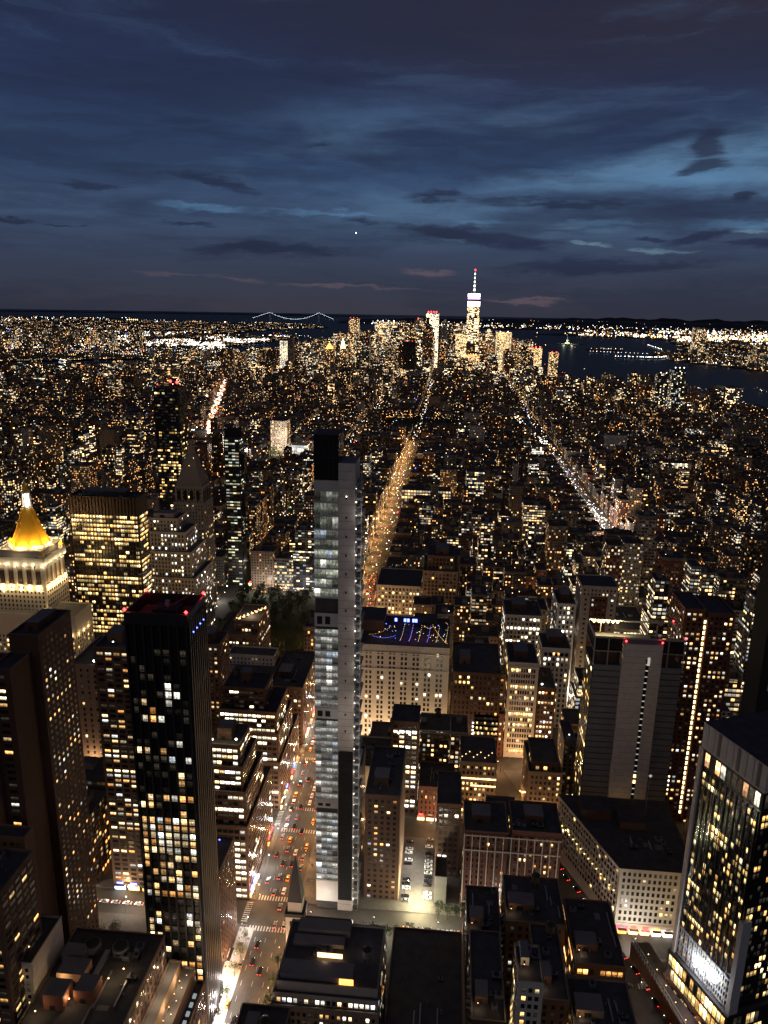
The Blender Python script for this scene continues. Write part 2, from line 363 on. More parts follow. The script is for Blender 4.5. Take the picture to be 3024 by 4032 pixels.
def poly(P): return [ll(a, b) for a, b in P]
def inside(P, x, y):
    c = False; n = len(P)
    for i in range(n):
        a, b = P[i], P[i-1]
        if (a[1] > y) != (b[1] > y) and x < (b[0]-a[0])*(y-a[1])/(b[1]-a[1])+a[0]: c = not c
    return c
def xs_at(P, y):
    r = []
    for i in range(len(P)):
        a, b = P[i], P[i-1]
        if (a[1] > y) != (b[1] > y): r.append((b[0]-a[0])*(y-a[1])/(b[1]-a[1])+a[0])
    return sorted(r)
def land_mesh(name, P, z, mt, kind='structure', clipx=None):
    mb = MB(); y = min(p[1] for p in P)+.01; y1 = max(p[1] for p in P)
    while y < y1:
        st = 60 if y < 12000 else 400 if y < 30000 else 1500
        y2 = min(y+st, y1-.01)
        if y2 <= y: break
        A, B = xs_at(P, y+.001), xs_at(P, y2)
        if len(A) == len(B):
            for i in range(0, len(A)-1, 2):
                n = max(1, int(max(A[i+1]-A[i], B[i+1]-B[i])/2500))
                for k in range(n):
                    f0, f1 = k/n, (k+1)/n
                    q = [(A[i]+(A[i+1]-A[i])*f0, y), (A[i]+(A[i+1]-A[i])*f1, y), (B[i]+(B[i+1]-B[i])*f1, y2), (B[i]+(B[i+1]-B[i])*f0, y2)]
                    mb.face([(a, b, z-drop(a, b)) for a, b in q], mt)
        y = y2
    o = mb.build(name); structure(o); return o
P_MANH, P_BROOK, P_STATEN, P_NJ, P_GOV, P_ELLIS, P_LIB = map(poly, (MANH, BROOK, STATEN, NJ, GOV, ELLIS, LIBERTY))
# the street sheet under Manhattan reaches back behind the camera
P_MANH2 = [p for p in P_MANH if p[1] > -600]; 
P_MANH2 = P_MANH
mb = MB()                                   # water: one curved sheet to beyond the horizon
rings = [0, 500, 1500, 3000, 5000, 8000, 12000, 17000, 23000, 30000, 38000, 48000, 60000, 75000, 90000]
NS = 96
for i in range(len(rings)-1):
    for k in range(NS):
        a0, a1 = 2*pi*k/NS, 2*pi*(k+1)/NS; r0, r1 = rings[i], rings[i+1]
        q = [(r0*sin(a0), r0*cos(a0)), (r1*sin(a0), r1*cos(a0)), (r1*sin(a1), r1*cos(a1)), (r0*sin(a1), r0*cos(a1))]
        if r0 == 0: q = q[1:]
        mb.face([(a, b, -8-drop(a, b)) for a, b in reversed(q)], 'water')
structure(mb.build('water', centre=False))
land_mesh('ground', P_MANH, -.02, 'asphalt'); land_mesh('brooklyn_land', P_BROOK, -3, 'land'); land_mesh('far_shore_land', P_STATEN, -3, 'land')
land_mesh('new_jersey_land', P_NJ, -3, 'land'); land_mesh('harbor_island', P_GOV, -3, 'park'); land_mesh('harbor_island', P_ELLIS, -3, 'park'); land_mesh('harbor_island', P_LIB, -2, 'park')
# hills on the far shore
mb = MB()
def ridge(a0, a1, d, h, n, seed):
    rr = random.Random(seed); pr = None; ph = [rr.random()*6 for _ in range(4)]
    for i in range(n+1):
        a = radians(a0+(a1-a0)*i/n); e = min(1, i/n*6, (n-i)/n*6)
        hh = max(1, h*e*(.62+.2*sin(i*.9+ph[0])+.12*sin(i*2.3+ph[1])+.08*sin(i*5.1+ph[2])))
        cur = [((d+o)*sin(a), (d+o)*cos(a), (k*hh)-4-drop(d, 0)) for o, k in ((-1500, 0), (0, 1), (1800, 0))]
        if pr:
            for j in range(2): mb.face([pr[j], cur[j], cur[j+1], pr[j+1]], 'hill')
        pr = cur
ridge(-7, 24, 22500, 105, 60, 3); ridge(6, 32, 38000, 190, 60, 9); ridge(-34, -6, 33000, 60, 50, 5)
structure(mb.build('hills', centre=False))

# ------------------------------------------------------------------ street grid
def YS(n): return 345+(29-n)*80.4       # centre of a numbered cross street
AVES = {'5': -86, 'mad': -242, 'park': -388, 'lex': -516, '3': -660, '2': -850, '1': -1050, 'a': -1260, 'b': -1450, '6': 243, '7': 523, '8': 800, '9': 1075, '10': 1340}
def bway(y): return 110-.379*(y-301)
PARKS = [(-231, -122, 596, 818), (-392, -300, 1478, 1640), (-190, 75, 2120, 2290), (-1020, -870, 1600, 1900)]
def in_park(x0, x1, y0, y1, pad=0): return any(x1 > a-pad and x0 < b+pad and y1 > c-pad and y0 < d+pad for a, b, c, d in PARKS)
NEARBLK = MB(); MARK = MB()
avx = sorted(AVES.values()); blocks = []
for n in range(34, -22, -1):
    ya, yb = YS(n)+9, YS(n-1)-9
    if n == 24: yb = YS(23)-15
    for i in range(len(avx)-1):
        a = avx[i]+(12 if avx[i] in (-242, -86) else 15); b = avx[i+1]-(12 if avx[i+1] in (-242, -86) else 15)
        blocks.append((a, b, ya, yb))
def inview(x, y, m=60): return y > 120 and -.62*y-m < x < .47*y+m+20
for a, b, ya, yb in blocks:
    if ya > 1700 or ya < 170: continue
    if not (inview(a, yb) or inview(b, yb) or inview((a+b)/2, yb)): continue
    bc = bway((ya+yb)/2)
    segs = [(a, b)]
    if a < bc < b and ya < 850: segs = [(a, None), (None, b)]
    for k, (p, q) in enumerate(segs):
        if p is None: P = [(bway(ya)+12, ya), (q, ya), (q, yb), (bway(yb)+12, yb)]
        elif q is None: P = [(p, ya), (max(p, bway(ya)-12), ya), (max(p, bway(yb)-12), yb), (p, yb)]
        else: P = [(p, ya), (q, ya), (q, yb), (p, yb)]
        if P[1][0]-P[0][0] < 6 and P[2][0]-P[3][0] < 6: continue
        NEARBLK.prism(P, -.02, .15, 'sidewalk')
structure(NEARBLK.build('sidewalk', centre=False))
def crosswalk(cx, cy, L, W, along):     # bars of paint
    n = int(L/1.5)
    for i in range(n):
        t = -L/2+(i+.5)*L/n
        x0, x1, y0, y1 = (cx+t-.35, cx+t+.35, cy-W/2, cy+W/2) if along == 'x' else (cx-W/2, cx+W/2, cy+t-.35, cy+t+.35)
        MARK.face([(x0, y0, .012), (x1, y0, .012), (x1, y1, .012), (x0, y1, .012)], 'paint_white')
for n in range(31, 22, -1):
    yc = YS(n)
    crosswalk(-86, yc-11, 22, 3.4, 'x'); crosswalk(-86, yc+11, 22, 3.4, 'x'); crosswalk(-100.5, yc, 15, 3.4, 'y'); crosswalk(-71.5, yc, 15, 3.4, 'y')
for k in range(200):
    yy = 190+k*9.0
    for lx in (-91.5, -86, -80.5):
        if abs((yy-345+40.2) % 80.4-40.2) > 15: MARK.face([(lx-.1, yy, .012), (lx+.1, yy, .012), (lx+.1, yy+3, .012), (lx-.1, yy+3, .012)], 'paint_white')
for k in range(3): crosswalk(bway(330+8*k)+0, 318, 14, 3, 'x')
structure(MARK.build('road_markings', centre=False))
mb = MB()
for a, b, c, d in PARKS: mb.face([(a, c, .17), (b, c, .17), (b, d, .17), (a, d, .17)], 'park')
structure(mb.build('park_lawn', centre=False))
mb = MB(); mb.quadbox(-101.5, -93.6, 224, 334, .155, .19, 'paving'); structure(mb.build('pavement', centre=False))  # pale strip added so the shop glow on the pavement looks brighter

# ------------------------------------------------------------------ towers with modelled windows
WARMC = [((1, .86, .62), .12), ((1, .70, .36), .34), ((1, .55, .20), .26), ((1, .42, .12), .12), ((1, .95, .82), .12), ((.85, .95, 1), .04)]
COOLC = [((1, .93, .78), .45), ((1, .82, .52), .30), ((.92, .97, 1), .15), ((1, .62, .28), .10)]
GOLDC = [((1, .66, .24), .42), ((1, .78, .40), .30), ((1, .52, .14), .28)]
def pick(cs, r):
    t = r.random()*sum(c[1] for c in cs)
    for c, w_ in cs:
        t -= w_
        if t <= 0: return c
    return cs[-1][0]
HEROES = []      # (root, box list) for labels, collisions
FOOT = []        # footprints taken
class Tower:
    def __init__(s, name, label, x0, x1, y0, y1, cat='building', group=None, foot=True):
        s.cx, s.cy = (x0+x1)/2, y0; s.root = empty(name, (s.cx, s.cy, 0), label, cat, group); s.w = []; s.r = random.Random(int(x0*7+y0*13))
        s.name = name; s.bb = (x0, x1, y0, y1); s.ztop = 0
        if foot: FOOT.append((x0, x1, y0, y1))
        HEROES.append(s)
    def box(s, x0, x1, y0, y1, z0, z1, mt, name='wall', top='roof', win=None, faces='FPMB', parapet=True, label=None):
        mb = MB(); mb.quadbox(x0, x1, y0, y1, z0, z1, mt, top); o = mb.build(name, s.root)
        if label: o['label'] = label
        s.ztop = max(s.ztop, z1)
        if parapet: s.parapet(x0, x1, y0, y1, z1, mt)
        if win: s.windows(x0, x1, y0, y1, z0, z1, win, faces)
        return o
    def parapet(s, x0, x1, y0, y1, z, mt, h=1.1, t=.45):
        mb = MB(); e = .12
        for a, b, c, d in ((x0-e, x1+e, y0-e, y0+t), (x0-e, x1+e, y1-t, y1+e), (x0-e, x0+t, y0+t, y1-t), (x1-t, x1+e, y0+t, y1-t)):
            mb.quadbox(a, b, c, d, z+.004, z+h, mt, 'parapet', bottom=True)
        mb.build('parapet', s.root)
    def poly(s, P, z0, z1, mt, name='wall', top='roof', win=None):
        mb = MB(); mb.prism(P, z0, z1, mt, top); o = mb.build(name, s.root); s.ztop = max(s.ztop, z1)
        if win:
            for i in range(len(P)): s.wface(P[i], P[(i+1) % len(P)], z0, z1, win)
        return o
    def windows(s, x0, x1, y0, y1, z0, z1, W, faces='FPMB'):
        F = {'F': ((x0, y0), (x1, y0)), 'P': ((x1, y0), (x1, y1)), 'B': ((x1, y1), (x0, y1)), 'M': ((x0, y1), (x0, y0))}
        for f in faces: s.wface(*F[f], z0, z1, W if f == 'F' else dict(W, lit=W['lit']*W.get('side', .55), side_=1))
    def wface(s, a, b, z0, z1, W):
        r = s.r; L = sqrt((b[0]-a[0])**2+(b[1]-a[1])**2); ux, uy = (b[0]-a[0])/L, (b[1]-a[1])/L; nx, ny = uy, -ux
        m = W.get('margin', 1.0); n = max(1, int(round((L-2*m)/W['cw']))); cw = (L-2*m)/n; ww = cw*W['fu']
        zb = z0+W.get('base', 0); nf = max(1, int(round((z1-W.get('head', 1.0)-zb)/W['fh']))); fh = (z1-W.get('head', 1.0)-zb)/nf; wh = fh*W['fv']
        for j in range(nf):
            st = r.choice((.15, .4, .8, 1.3, 2.6)); st = 1+(st-1)*W.get('strip', .4)
            run = None
            if (j in W.get('dark', ())): continue
            for i in range(n):
                if W.get('pairs') and i % 3 == 2: continue
                zc = zb+(j+.5)*fh; lit = W['lit']*st
                if 'zones' in W:
                    for (za, zc2, v_) in W['zones']:
                        if za <= zc < zc2: lit = v_
                if i % 4 == 0: run = r.random()
                t = r.random() if r.random() < .55 else run
                em = (0, 0, 0)
                if r.random() < .35: q_ = r.uniform(.001, .007); em = (q_, q_*.8, q_*.55)  # some unlit panes get a faint added glow
                if t < lit:
                    c = pick(W.get('cols', WARMC), r); k = W.get('bright', .35)*(.22+1.35*r.random()**2.2); em = tuple(v*k for v in c)
                u = m+(i+.5)*cw
                s.w.append((a[0]+ux*u, a[1]+uy*u, zc, ux, uy, nx, ny, ww, wh, em, W.get('depth', .12)))
    def finish(s, indiv=100):
        def score(q):
            x, y, z, ux, uy, nx, ny, ww, wh, em, _ = q
            d2 = x*x+y*y+(EYE-z)**2; d = sqrt(d2); dot = -(x*nx+y*ny)/d
            if dot <= 0: return 0
            if not (-.53*y < x < .42*y): return 0
            return dot*ww*wh/d2
        sc_ = sorted(s.w, key=score, reverse=True); vis = [q for q in sc_ if score(q) > 0]
        vis_n = min(indiv, len(vis)); first = vis[:vis_n]; ids = set(map(id, first)); rest = [q for q in s.w if id(q) not in ids]
        def put(mb, q):
            x, y, z, ux, uy, nx, ny, ww, wh, em, dp = q; h = ww/2
            def P(du, dz, o): return (x+ux*du+nx*o, y+uy*du+ny*o, z+dz)
            o = dp; A = [P(-h, -wh/2, o), P(h, -wh/2, o), P(h, wh/2, o), P(-h, wh/2, o)]; B = [P(-h, -wh/2, -.02), P(h, -wh/2, -.02), P(h, wh/2, -.02), P(-h, wh/2, -.02)]
            iu, iv = floor(x*3+y), floor(z)
            mb.face(A, 'pane', [(iu, iv), (iu+1, iv), (iu+1, iv+1), (iu, iv+1)], em)
            for k in range(4):
                l = (k+1) % 4; mb.face([B[k], B[l], A[l], A[k]], 'dark_metal')
        for q in first:
            mb = MB(); put(mb, q); mb.build('window', s.root, pane=True)
        if rest:
            mb = MB()
            for q in rest: put(mb, q)
            o = mb.build('window', s.root, pane=True)
            if len(rest) > 3: o['kind'] = 'stuff'
        return s
    def bulk(s, x0, x1, y0, y1, z, h, mt='brick_brown', name='roof_bulkhead'):
        mb = MB(); mb.quadbox(x0, x1, y0, y1, z+.004, z+h, mt, 'roof_light'); o = mb.build(name, s.root); mb = MB(); mb.quadbox(x0+(x1-x0)*.3, x0+(x1-x0)*.55, y0-.12, y0-.01, z+.1, z+2.2, 'dark_metal', bottom=True); mb.build('door', o); return o
    def tank(s, x, y, z, mt='wood'):
        mb = MB()
        for a in range(4): mb.bar((x+1.5*cos(a*pi/2+.7), y+1.5*sin(a*pi/2+.7), z), (x+1.3*cos(a*pi/2+.7), y+1.3*sin(a*pi/2+.7), z+3.5), .14, 'dark_metal')
        tk = MB(); tk.cyl(x, y, z+3.4, z+7.2, 2.0, mt, 12); o = tk.build('water_tank', s.root); mb.build('support_frame', o)
        mb = MB(); mb.cyl(x, y, z+7.2, z+8.7, 2.2, 'dark_metal', 12, .1); mb.build('tank_roof', o); return o
    def units(s, x0, x1, y0, y1, z, n=6):
        for k in range(n):
            a, b = s.r.uniform(x0+2, x1-3), s.r.uniform(y0+2, y1-3); w_, d_, h_ = s.r.uniform(1.5, 4), s.r.uniform(1.5, 3.5), s.r.uniform(1, 2.4)
            mb = MB(); mb.quadbox(a, a+w_, b, b+d_, z+.004, z+h_, 'steel' if k % 2 else 'dark_metal', 'roof_light'); mb.cyl(a+w_/2, b+d_/2, z+h_, z+h_+.4, min(w_, d_)*.35, 'dark_metal', 8)
            mb.build('air_handler', s.root)
        if x1-x0 > 14 and y1-y0 > 16:
            for k in range(3):
                X = s.r.uniform(x0+2, x1-2); Ya = s.r.uniform(y0+2, (y0+y1)/2); mb = MB(); mb.quadbox(X, X+.6, Ya, Ya+s.r.uniform(5, (y1-y0)*.45), z+.2, z+.7, 'steel', bottom=True); mb.build('duct', s.root)
            for k in range(2):
                X = s.r.uniform(x0+2, x1-6); Ya = s.r.uniform(y0+2, y1-6); mb = MB(); mb.quadbox(X, X+s.r.uniform(2.5, 5), Ya, Ya+s.r.uniform(2, 4.5), z+.02, z+.06, 'roof_light'); mb.build('roof_patch', s.root)
            for k in range(4): mb = MB(); mb.cyl(s.r.uniform(x0+1.5, x1-1.5), s.r.uniform(y0+1.5, y1-1.5), z+.01, z+s.r.uniform(.6, 1.3), .25, 'steel', 7); mb.build('vent_pipe', s.root)
    def lamp(s, x, y, z, r=.6, c='glow_white', name='roof_lamp'):
        mb = MB(); mb.bulb(x, y, z, r, c); mb.bar((x, y, z-1.4), (x, y, z-r*.9), .1, 'dark_metal'); return mb.build(name, s.root)
    def part(s, mb, name, label=None, kind=None, pane=False):
        o = mb.build(name, s.root, pane=pane)
        if label: o['label'] = label
        if kind: o['kind'] = kind
        return o
LAMPN = [0]
def plight(name, x, y, z, e, c, r=.4, typ='POINT', parent=None):
    d = bpy.data.lights.new(name, typ); d.energy = e; d.color = c; d.shadow_soft_size = r
    o = bpy.data.objects.new(name, d); sc.collection.objects.link(o); o.location = (x, y, z); LAMPN[0] += 1
    if parent: o.parent = parent; o.location = Vector((x, y, z))-origin_of(parent)
    return o

# ------------------------------------------------------------------ the slender unfinished tower in the middle
def W_(cw, fh, fu, fv, lit, **k): return dict(cw=cw, fh=fh, fu=fu, fv=fv, lit=lit, **k)
t = Tower('slender_tower', 'very slender unfinished glass tower with bare concrete core rising in the middle', -63.2, -42.5, 352, 372, 'skyscraper')
gx0, gx1, cx0, cx1, ty0, ty1 = -63.2, -51.4, -51.4, -43.4, 352.0, 370.0
mb = MB(); mb.quadbox(cx0, cx1, ty0-.5, ty1, 0, 251, 'concrete', 'roof_light')
for k in range(1, 62): mb.quadbox(cx0+.02, cx1-.02, ty0-.53, ty0-.5, k*4.05, k*4.05+.14, 'roof_light', bottom=True)
for k in range(14): mb.quadbox(cx0+3.4, cx0+4.2, ty0-.54, ty0-.5, 110+k*9.5, 111.2+k*9.5, 'black_net', bottom=True)
t.part(mb, 'concrete_core'); t.ztop = 264
mb = MB(); mb.quadbox(cx0+.3, cx1-.1, ty0-.9, ty0-.55, 7, 99, 'black_net', bottom=True)
for k in range(24): mb.quadbox(cx0+.3, cx1-.1, ty0-.96, ty0-.9, 9+k*3.8, 9.12+k*3.8, 'dark_metal', bottom=True)
t.part(mb, 'safety_netting', 'black netting over the lower concrete core')
mb = MB(); mb.quadbox(gx0+.3, gx1-.02, ty0+.5, ty1, 0, 242, 'roof'); t.part(mb, 'inner_wall')
mb = MB(); mb.quadbox(gx0, gx1-.02, ty0, ty1, 242.6, 264, 'black_glass', 'roof')
for k in range(6): mb.quadbox(gx0+k*2.35, gx0+k*2.35+.15, ty0-.15, ty0, 242.6, 264.4, 'dark_metal', bottom=True)
for k in range(5): mb.quadbox(gx0-.05, gx1, ty0-.2, ty0-.15, 244+k*4.6, 244.2+k*4.6, 'dark_metal', bottom=True)
t.part(mb, 'crown', 'dark glazed crown above the last slab')
for a, b in ((237, 242.4), (168, 175), (117, 123), (64, 68.5), (5, 18)):
    mb = MB(); mb.quadbox(gx0-.1, gx1, ty0-.1, ty0+.45, a, b, 'white_paint' if b == 18 else 'slab', bottom=True)
    if b in (123, 68.5, 175):
        for xx in (1.2, 5.2): mb.quadbox(gx0+xx, gx0+xx+2.6, ty0-.16, ty0-.1, a+1.2, b-1.6, 'black_net', bottom=True)
    t.part(mb, 'facade_panel')
zs = []; z = 18.6
solid = ((63, 69), (116, 124), (167, 176), (176, 184), (236, 243))
while z < 238:
    fh = 3.9 if z < 176 else 5.0 if z < 215 else 6.6
    if not any(a <= z+fh/2 < b for a, b in solid): zs.append((z, fh))
    z += fh
for z, fh in zs:
    mb = MB(); mb.quadbox(gx0-.3, gx1, ty0-.45, ty0+.5, z-.42, z+.36, 'slab', bottom=True); t.part(mb, 'floor_slab')
    rr = t.r.random()
    k = .018 if z > 206 else (.052 if z > 184 else .040)
    for i in range(4):
        w_ = (gx1-gx0-.1)/4; e = k*t.r.uniform(.55, 1.5); c = (.95, 1, .80) if z > 176 else (1, 1, .92)
        if t.r.random() < .10: e *= 4; c = (1, .97, .85)
        if t.r.random() < .15: e *= .25
        if t.r.random() < .10: c = (.75, .88, 1); e *= 2.2
        t.w.append((gx0+(i+.5)*w_, ty0+.05, z+.3+(fh-.62)/2, 1, 0, 0, -1, w_-.12, fh-.64, tuple(v*e for v in c), .08))
# hoist mast and lamps up the west side
mb = MB(); hx = (-43.2, -40.6); hy = (352.2, 355.2)
for X in hx:
    for Y in hy: mb.bar((X, Y, 0), (X, Y, 247), .11, 'steel')
for k in range(62):
    z = k*4.0
    for (A, B) in (((hx[0], hy[0]), (hx[1], hy[0])), ((hx[1], hy[0]), (hx[1], hy[1])), ((hx[0], hy[0]), (hx[0], hy[1]))):
        mb.bar((*A, z), (*B, z), .09, 'steel'); mb.bar((*A, z), (*B, z+4), .05, 'steel')
t.part(mb, 'hoist_mast')
mb = MB()
for k in range(61): mb.quadbox(-43.3, -41.2 if k % 2 else -40.4, 355.6, 366+(k*7 % 5), k*4.0+.3, k*4.0+1.5, 'slab' if k % 3 else 'roof_light', bottom=True)
t.part(mb, 'side_cladding')
for k in range(36):
    z = 8+k*6.6; mb = MB(); mb.bulb(-42.9, 351.7, z, .2 if k % 2 else .32, 'glow_white'); t.part(mb, 'work_lamp')
    if k % 3 == 0: plight('work_light', -39.0, 350.0, z+1, 900, (1, .93, .8), parent=t.root)
plight('core_light', -50, 340, 120, 900, (1, .9, .78), 3); plight('panel_light', -57, 345.5, 8, 1000, (1, .97, .88), 1)
mb = MB(); mb.bulb(-47.5, ty0-.8, 235, .3, 'glow_white'); t.part(mb, 'work_lamp')
t.finish(110)

# ------------------------------------------------------------------ dark ribbed tower with red beacons, left foreground
t = Tower('ribbed_tower', 'dark ribbed apartment tower with red beacons at its roof corners', -124, -99.6, 272, 293, 'skyscraper')
W = W_(3.45, 3.7, .80, .78, .2, margin=.6, side=1, zones=((0, 34, .5), (34, 56, .35), (56, 72, .25), (72, 80, .95), (80, 84, .25), (84, 98, .6), (98, 112, 1.0), (112, 118, .1), (118, 132, .22), (132, 142, .35), (142, 160, .16), (160, 170, .30), (170, 184, .06), (184, 206, .0)), bright=.30, strip=.0, head=10, base=6)
t.box(-124, -99.6, 272, 293, 0, 200, 'black_glass', parapet=False, win=W)
for i in range(8):
    for z0_, z1_ in ((0, 202),): mb = MB(); X = -124+i*(24.4/7); mb.quadbox(X-.42, X+.42, 271.0, 272.05, z0_, z1_, 'dark_metal'); t.part(mb, 'facade_rib')
for i in range(9):
    mb = MB(); Y = 272.6+i*2.5; mb.quadbox(-99.6, -98.4, Y-.5, Y+.5, 0, 202, 'dark_metal'); t.part(mb, 'facade_rib')
for a, b, c, d in ((-124.4, -98.8, 271.2, 272), (-124.4, -98.8, 292.4, 293.2), (-124.4, -123.6, 272, 292.4), (-99.6, -98.8, 272, 292.4)):
    mb = MB(); mb.quadbox(a, b, c, d, 200.01, 205, 'dark_metal', bottom=True); t.part(mb, 'screen_wall')
mb = MB(); mb.quadbox(-116, -106, 279, 287, 200.01, 203.5, 'dark_metal'); mb.bar((-111, 283, 203), (-101, 287, 208.5), .35, 'brick_red'); mb.bar((-111, 283, 203), (-118, 277, 205), .3, 'brick_red'); mb.cyl(-111, 283, 203, 206, 1, 'steel', 8)
t.part(mb, 'maintenance_crane')
for X, Y in ((-124, 271.6), (-99.4, 271.6), (-123.6, 292.8), (-99.2, 292.8)):
    mb = MB(); mb.bulb(X, Y, 206, .75, 'beacon'); t.part(mb, 'beacon'); plight('beacon_light', X*.999-.5*(1 if X > -110 else -1), Y+(1.2 if Y < 280 else -1.2), 206.2, 300, (1, .04, .08), .3, parent=t.root)
for k in range(4): mb = MB(); mb.bulb(-98.3, 276+k*4.2, 196, .4, 'glow_blue'); t.part(mb, 'blue_lamp')
t.finish(100)

# ------------------------------------------------------------------ brown slab tower, left edge
t = Tower('brick_tower', 'tall dark brown slab tower with blank side walls at the left edge', -196, -160, 262, 318, 'skyscraper')
W = W_(3.2, 3.1, .5, .45, .14, cols=WARMC, bright=.35, strip=.9)
t.box(-205, -181, 262, 286, 0, 176, 'brick_brown', win=dict(W, lit=.20), faces='F'); t.bulk(-202, -188, 268, 282, 176, 7, 'brick_dark')
t.box(-180.9, -168, 284, 312, 0, 186, 'brick_dark', win=dict(W, lit=.13, cw=3.6, fu=.34, side=1, zones=((120, 130, .5), (150, 168, .4), (60, 80, .3))), faces='P'); t.bulk(-177, -171, 290, 305, 186, 4, 'brick_dark')
t.box(-180.7, -172, 268, 283.8, 0, 178, 'brick_dark', win=dict(W, lit=.20, cw=5), faces='F')
t.box(-186, -166, 255, 262, 0, 110, 'brick_brown', win=dict(W, lit=.2), faces='F')
t.finish(100)
t = Tower('apartment_tower', 'brown balcony apartment block under the slab tower, cut by the left edge', -180, -157, 222, 246, 'apartment block')
t.box(-180, -157, 222, 246, 0, 112, 'brick_brown', win=W_(4.2, 3.2, .72, .5, .26, bright=.36, strip=.8, cols=GOLDC)); t.units(-178, -160, 224, 244, 112, 4); t.finish(70)

t = Tower('apartment_tower', 'brown brick apartment tower with scattered warm rooms left of the ribbed tower', -180, -146, 354, 380, 'apartment block')
W = W_(4.3, 3.0, .70, .52, .30, cols=WARMC, bright=.36, strip=.5)
t.box(-180, -160, 354, 380, 0, 148, 'brick_brown', win=W); t.box(-159.9, -146, 356, 378, 0, 146, 'brick_brown', win=W, faces='FP')
t.bulk(-176, -168, 362, 372, 148, 6); t.lamp(-160, 358, 152, .7); t.lamp(-153, 360, 151, .8); t.lamp(-170, 356, 151.5, .5); t.finish(100)

# ------------------------------------------------------------------ stepped office blocks on the left of the avenue
OFF = [((1, .86, .56), .55), ((1, .95, .80), .3), ((1, .66, .30), .15)]
t = Tower('office_block', 'stepped office block with bright white floors right of the ribbed tower', -123, -106, 354, 400, 'office building')
W = W_(3.1, 3.7, .80, .52, .42, cols=OFF, bright=.62, strip=1, head=.8, side=.22)
W['lit'] = .58; W['bright'] = .85; W['side'] = .16
t.box(-126, -101.6, 354, 412, 0, 46, 'brick_brown', win=dict(W, lit=.5)); t.box(-125, -102.6, 356, 396, 46.01, 66, 'brick_brown', win=W); t.box(-124, -104.2, 358, 388, 66.01, 80, 'brick_brown', win=W)
t.box(-123, -106, 360, 382, 80.01, 92, 'brick_brown', win=dict(W, lit=.8)); t.bulk(-120, -112, 366, 376, 92, 7, 'brick_dark'); t.lamp(-108, 361, 96, .8); t.lamp(-121, 361, 95, .6)
for k in range(3): plight('roof_light', -120+k*5, 362, 96, 260, (1, .85, .5), .3, parent=t.root)
t.finish(100)
t = Tower('office_block', 'broad stepped office building with white lit floors behind the stepped block', -144, -102, 434, 497, 'office building')
t.box(-144, -101.6, 434, 497, 0, 34, 'brick_brown', win=dict(W, lit=.45)); t.box(-143, -102.6, 436, 480, 34.01, 54, 'brick_brown', win=W); t.box(-142, -104, 438, 472, 54.01, 68, 'brick_brown', win=dict(W, lit=.75))
t.box(-140, -112, 442, 464, 68.01, 82, 'brick_dark', win=dict(W, lit=.05)); t.bulk(-130, -124, 450, 458, 82, 8); t.tank(-134, 455, 82); t.finish(100)
t = Tower('loft_building', 'dark loft building with a lit avenue corner beyond the broad stepped offices', -128, -106, 514, 560, 'building')
t.box(-128, -101.8, 514, 576, 0, 46, 'brick_dark', win=W_(3, 3.8, .6, .5, .12, bright=.5)); t.units(-126, -108, 520, 570, 46, 5); t.bulk(-124, -114, 530, 544, 46, 5, 'brick_dark'); t.finish(50)
t = Tower('loft_building', 'low wide stone building with a long pale roof wall beside the dark park', -176, -126, 520, 578, 'building')
t.box(-176, -130, 520, 578, 0, 40, 'brick_tan', win=W_(3, 4, .5, .5, .10, bright=.4)); t.box(-172, -134, 560, 576, 40.01, 48, 'white_paint', win=W_(3, 4, .4, .45, .1))
t.bulk(-170, -160, 528, 540, 40, 9, 'brick_brown'); t.finish(50)
t = Tower('terrace_building', 'dark building with a glowing rooftop garden beside the park', -190, -156, 592, 640, 'building')
t.box(-190, -156, 592, 640, 0, 50, 'brick_brown', win=W_(3, 3.6, .6, .5, .34, cols=OFF, bright=.55, strip=1)); t.box(-178, -156, 600, 638, 50.01, 60, 'brick_brown', win=W_(3, 3.6, .6, .5, .45, bright=.5))
mb = MB()
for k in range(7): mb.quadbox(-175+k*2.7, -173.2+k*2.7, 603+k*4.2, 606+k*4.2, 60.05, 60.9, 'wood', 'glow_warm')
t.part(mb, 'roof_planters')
for k in range(9): t.lamp(-176+k*2.3, 603+k*3.5, 61.8, .55, 'glow_warm')
plight('terrace_light', -166, 612, 65, 6000, (1, .75, .42), 1, parent=t.root); t.finish(60)
t = Tower('brick_tower', 'narrow brown brick tower wedged between the ribbed tower and the rooftop garden', -166, -150, 470, 492, 'building')
t.box(-166, -150, 470, 492, 0, 98, 'brick_brown', win=W_(3.2, 3.3, .45, .5, .25)); t.bulk(-163, -155, 474, 486, 98, 7, 'brick_dark'); t.finish(50)
t = Tower('corner_building', 'dark corner building with a blue lamp on its roof beside the ribbed tower', -123, -106, 300, 330, 'building')
t.box(-123, -101.8, 300, 330, 0, 58, 'brick_dark', win=W_(2.8, 3.5, .4, .5, .04, bright=.4)); t.bulk(-121, -112, 306, 318, 58, 4, 'roof_light')
t.lamp(-112, 303, 60, .8, 'glow_blue'); t.lamp(-108, 326, 60, .5, 'glow_blue'); t.lamp(-111, 302, 59.6, .5, 'glow_warm'); t.finish(60)

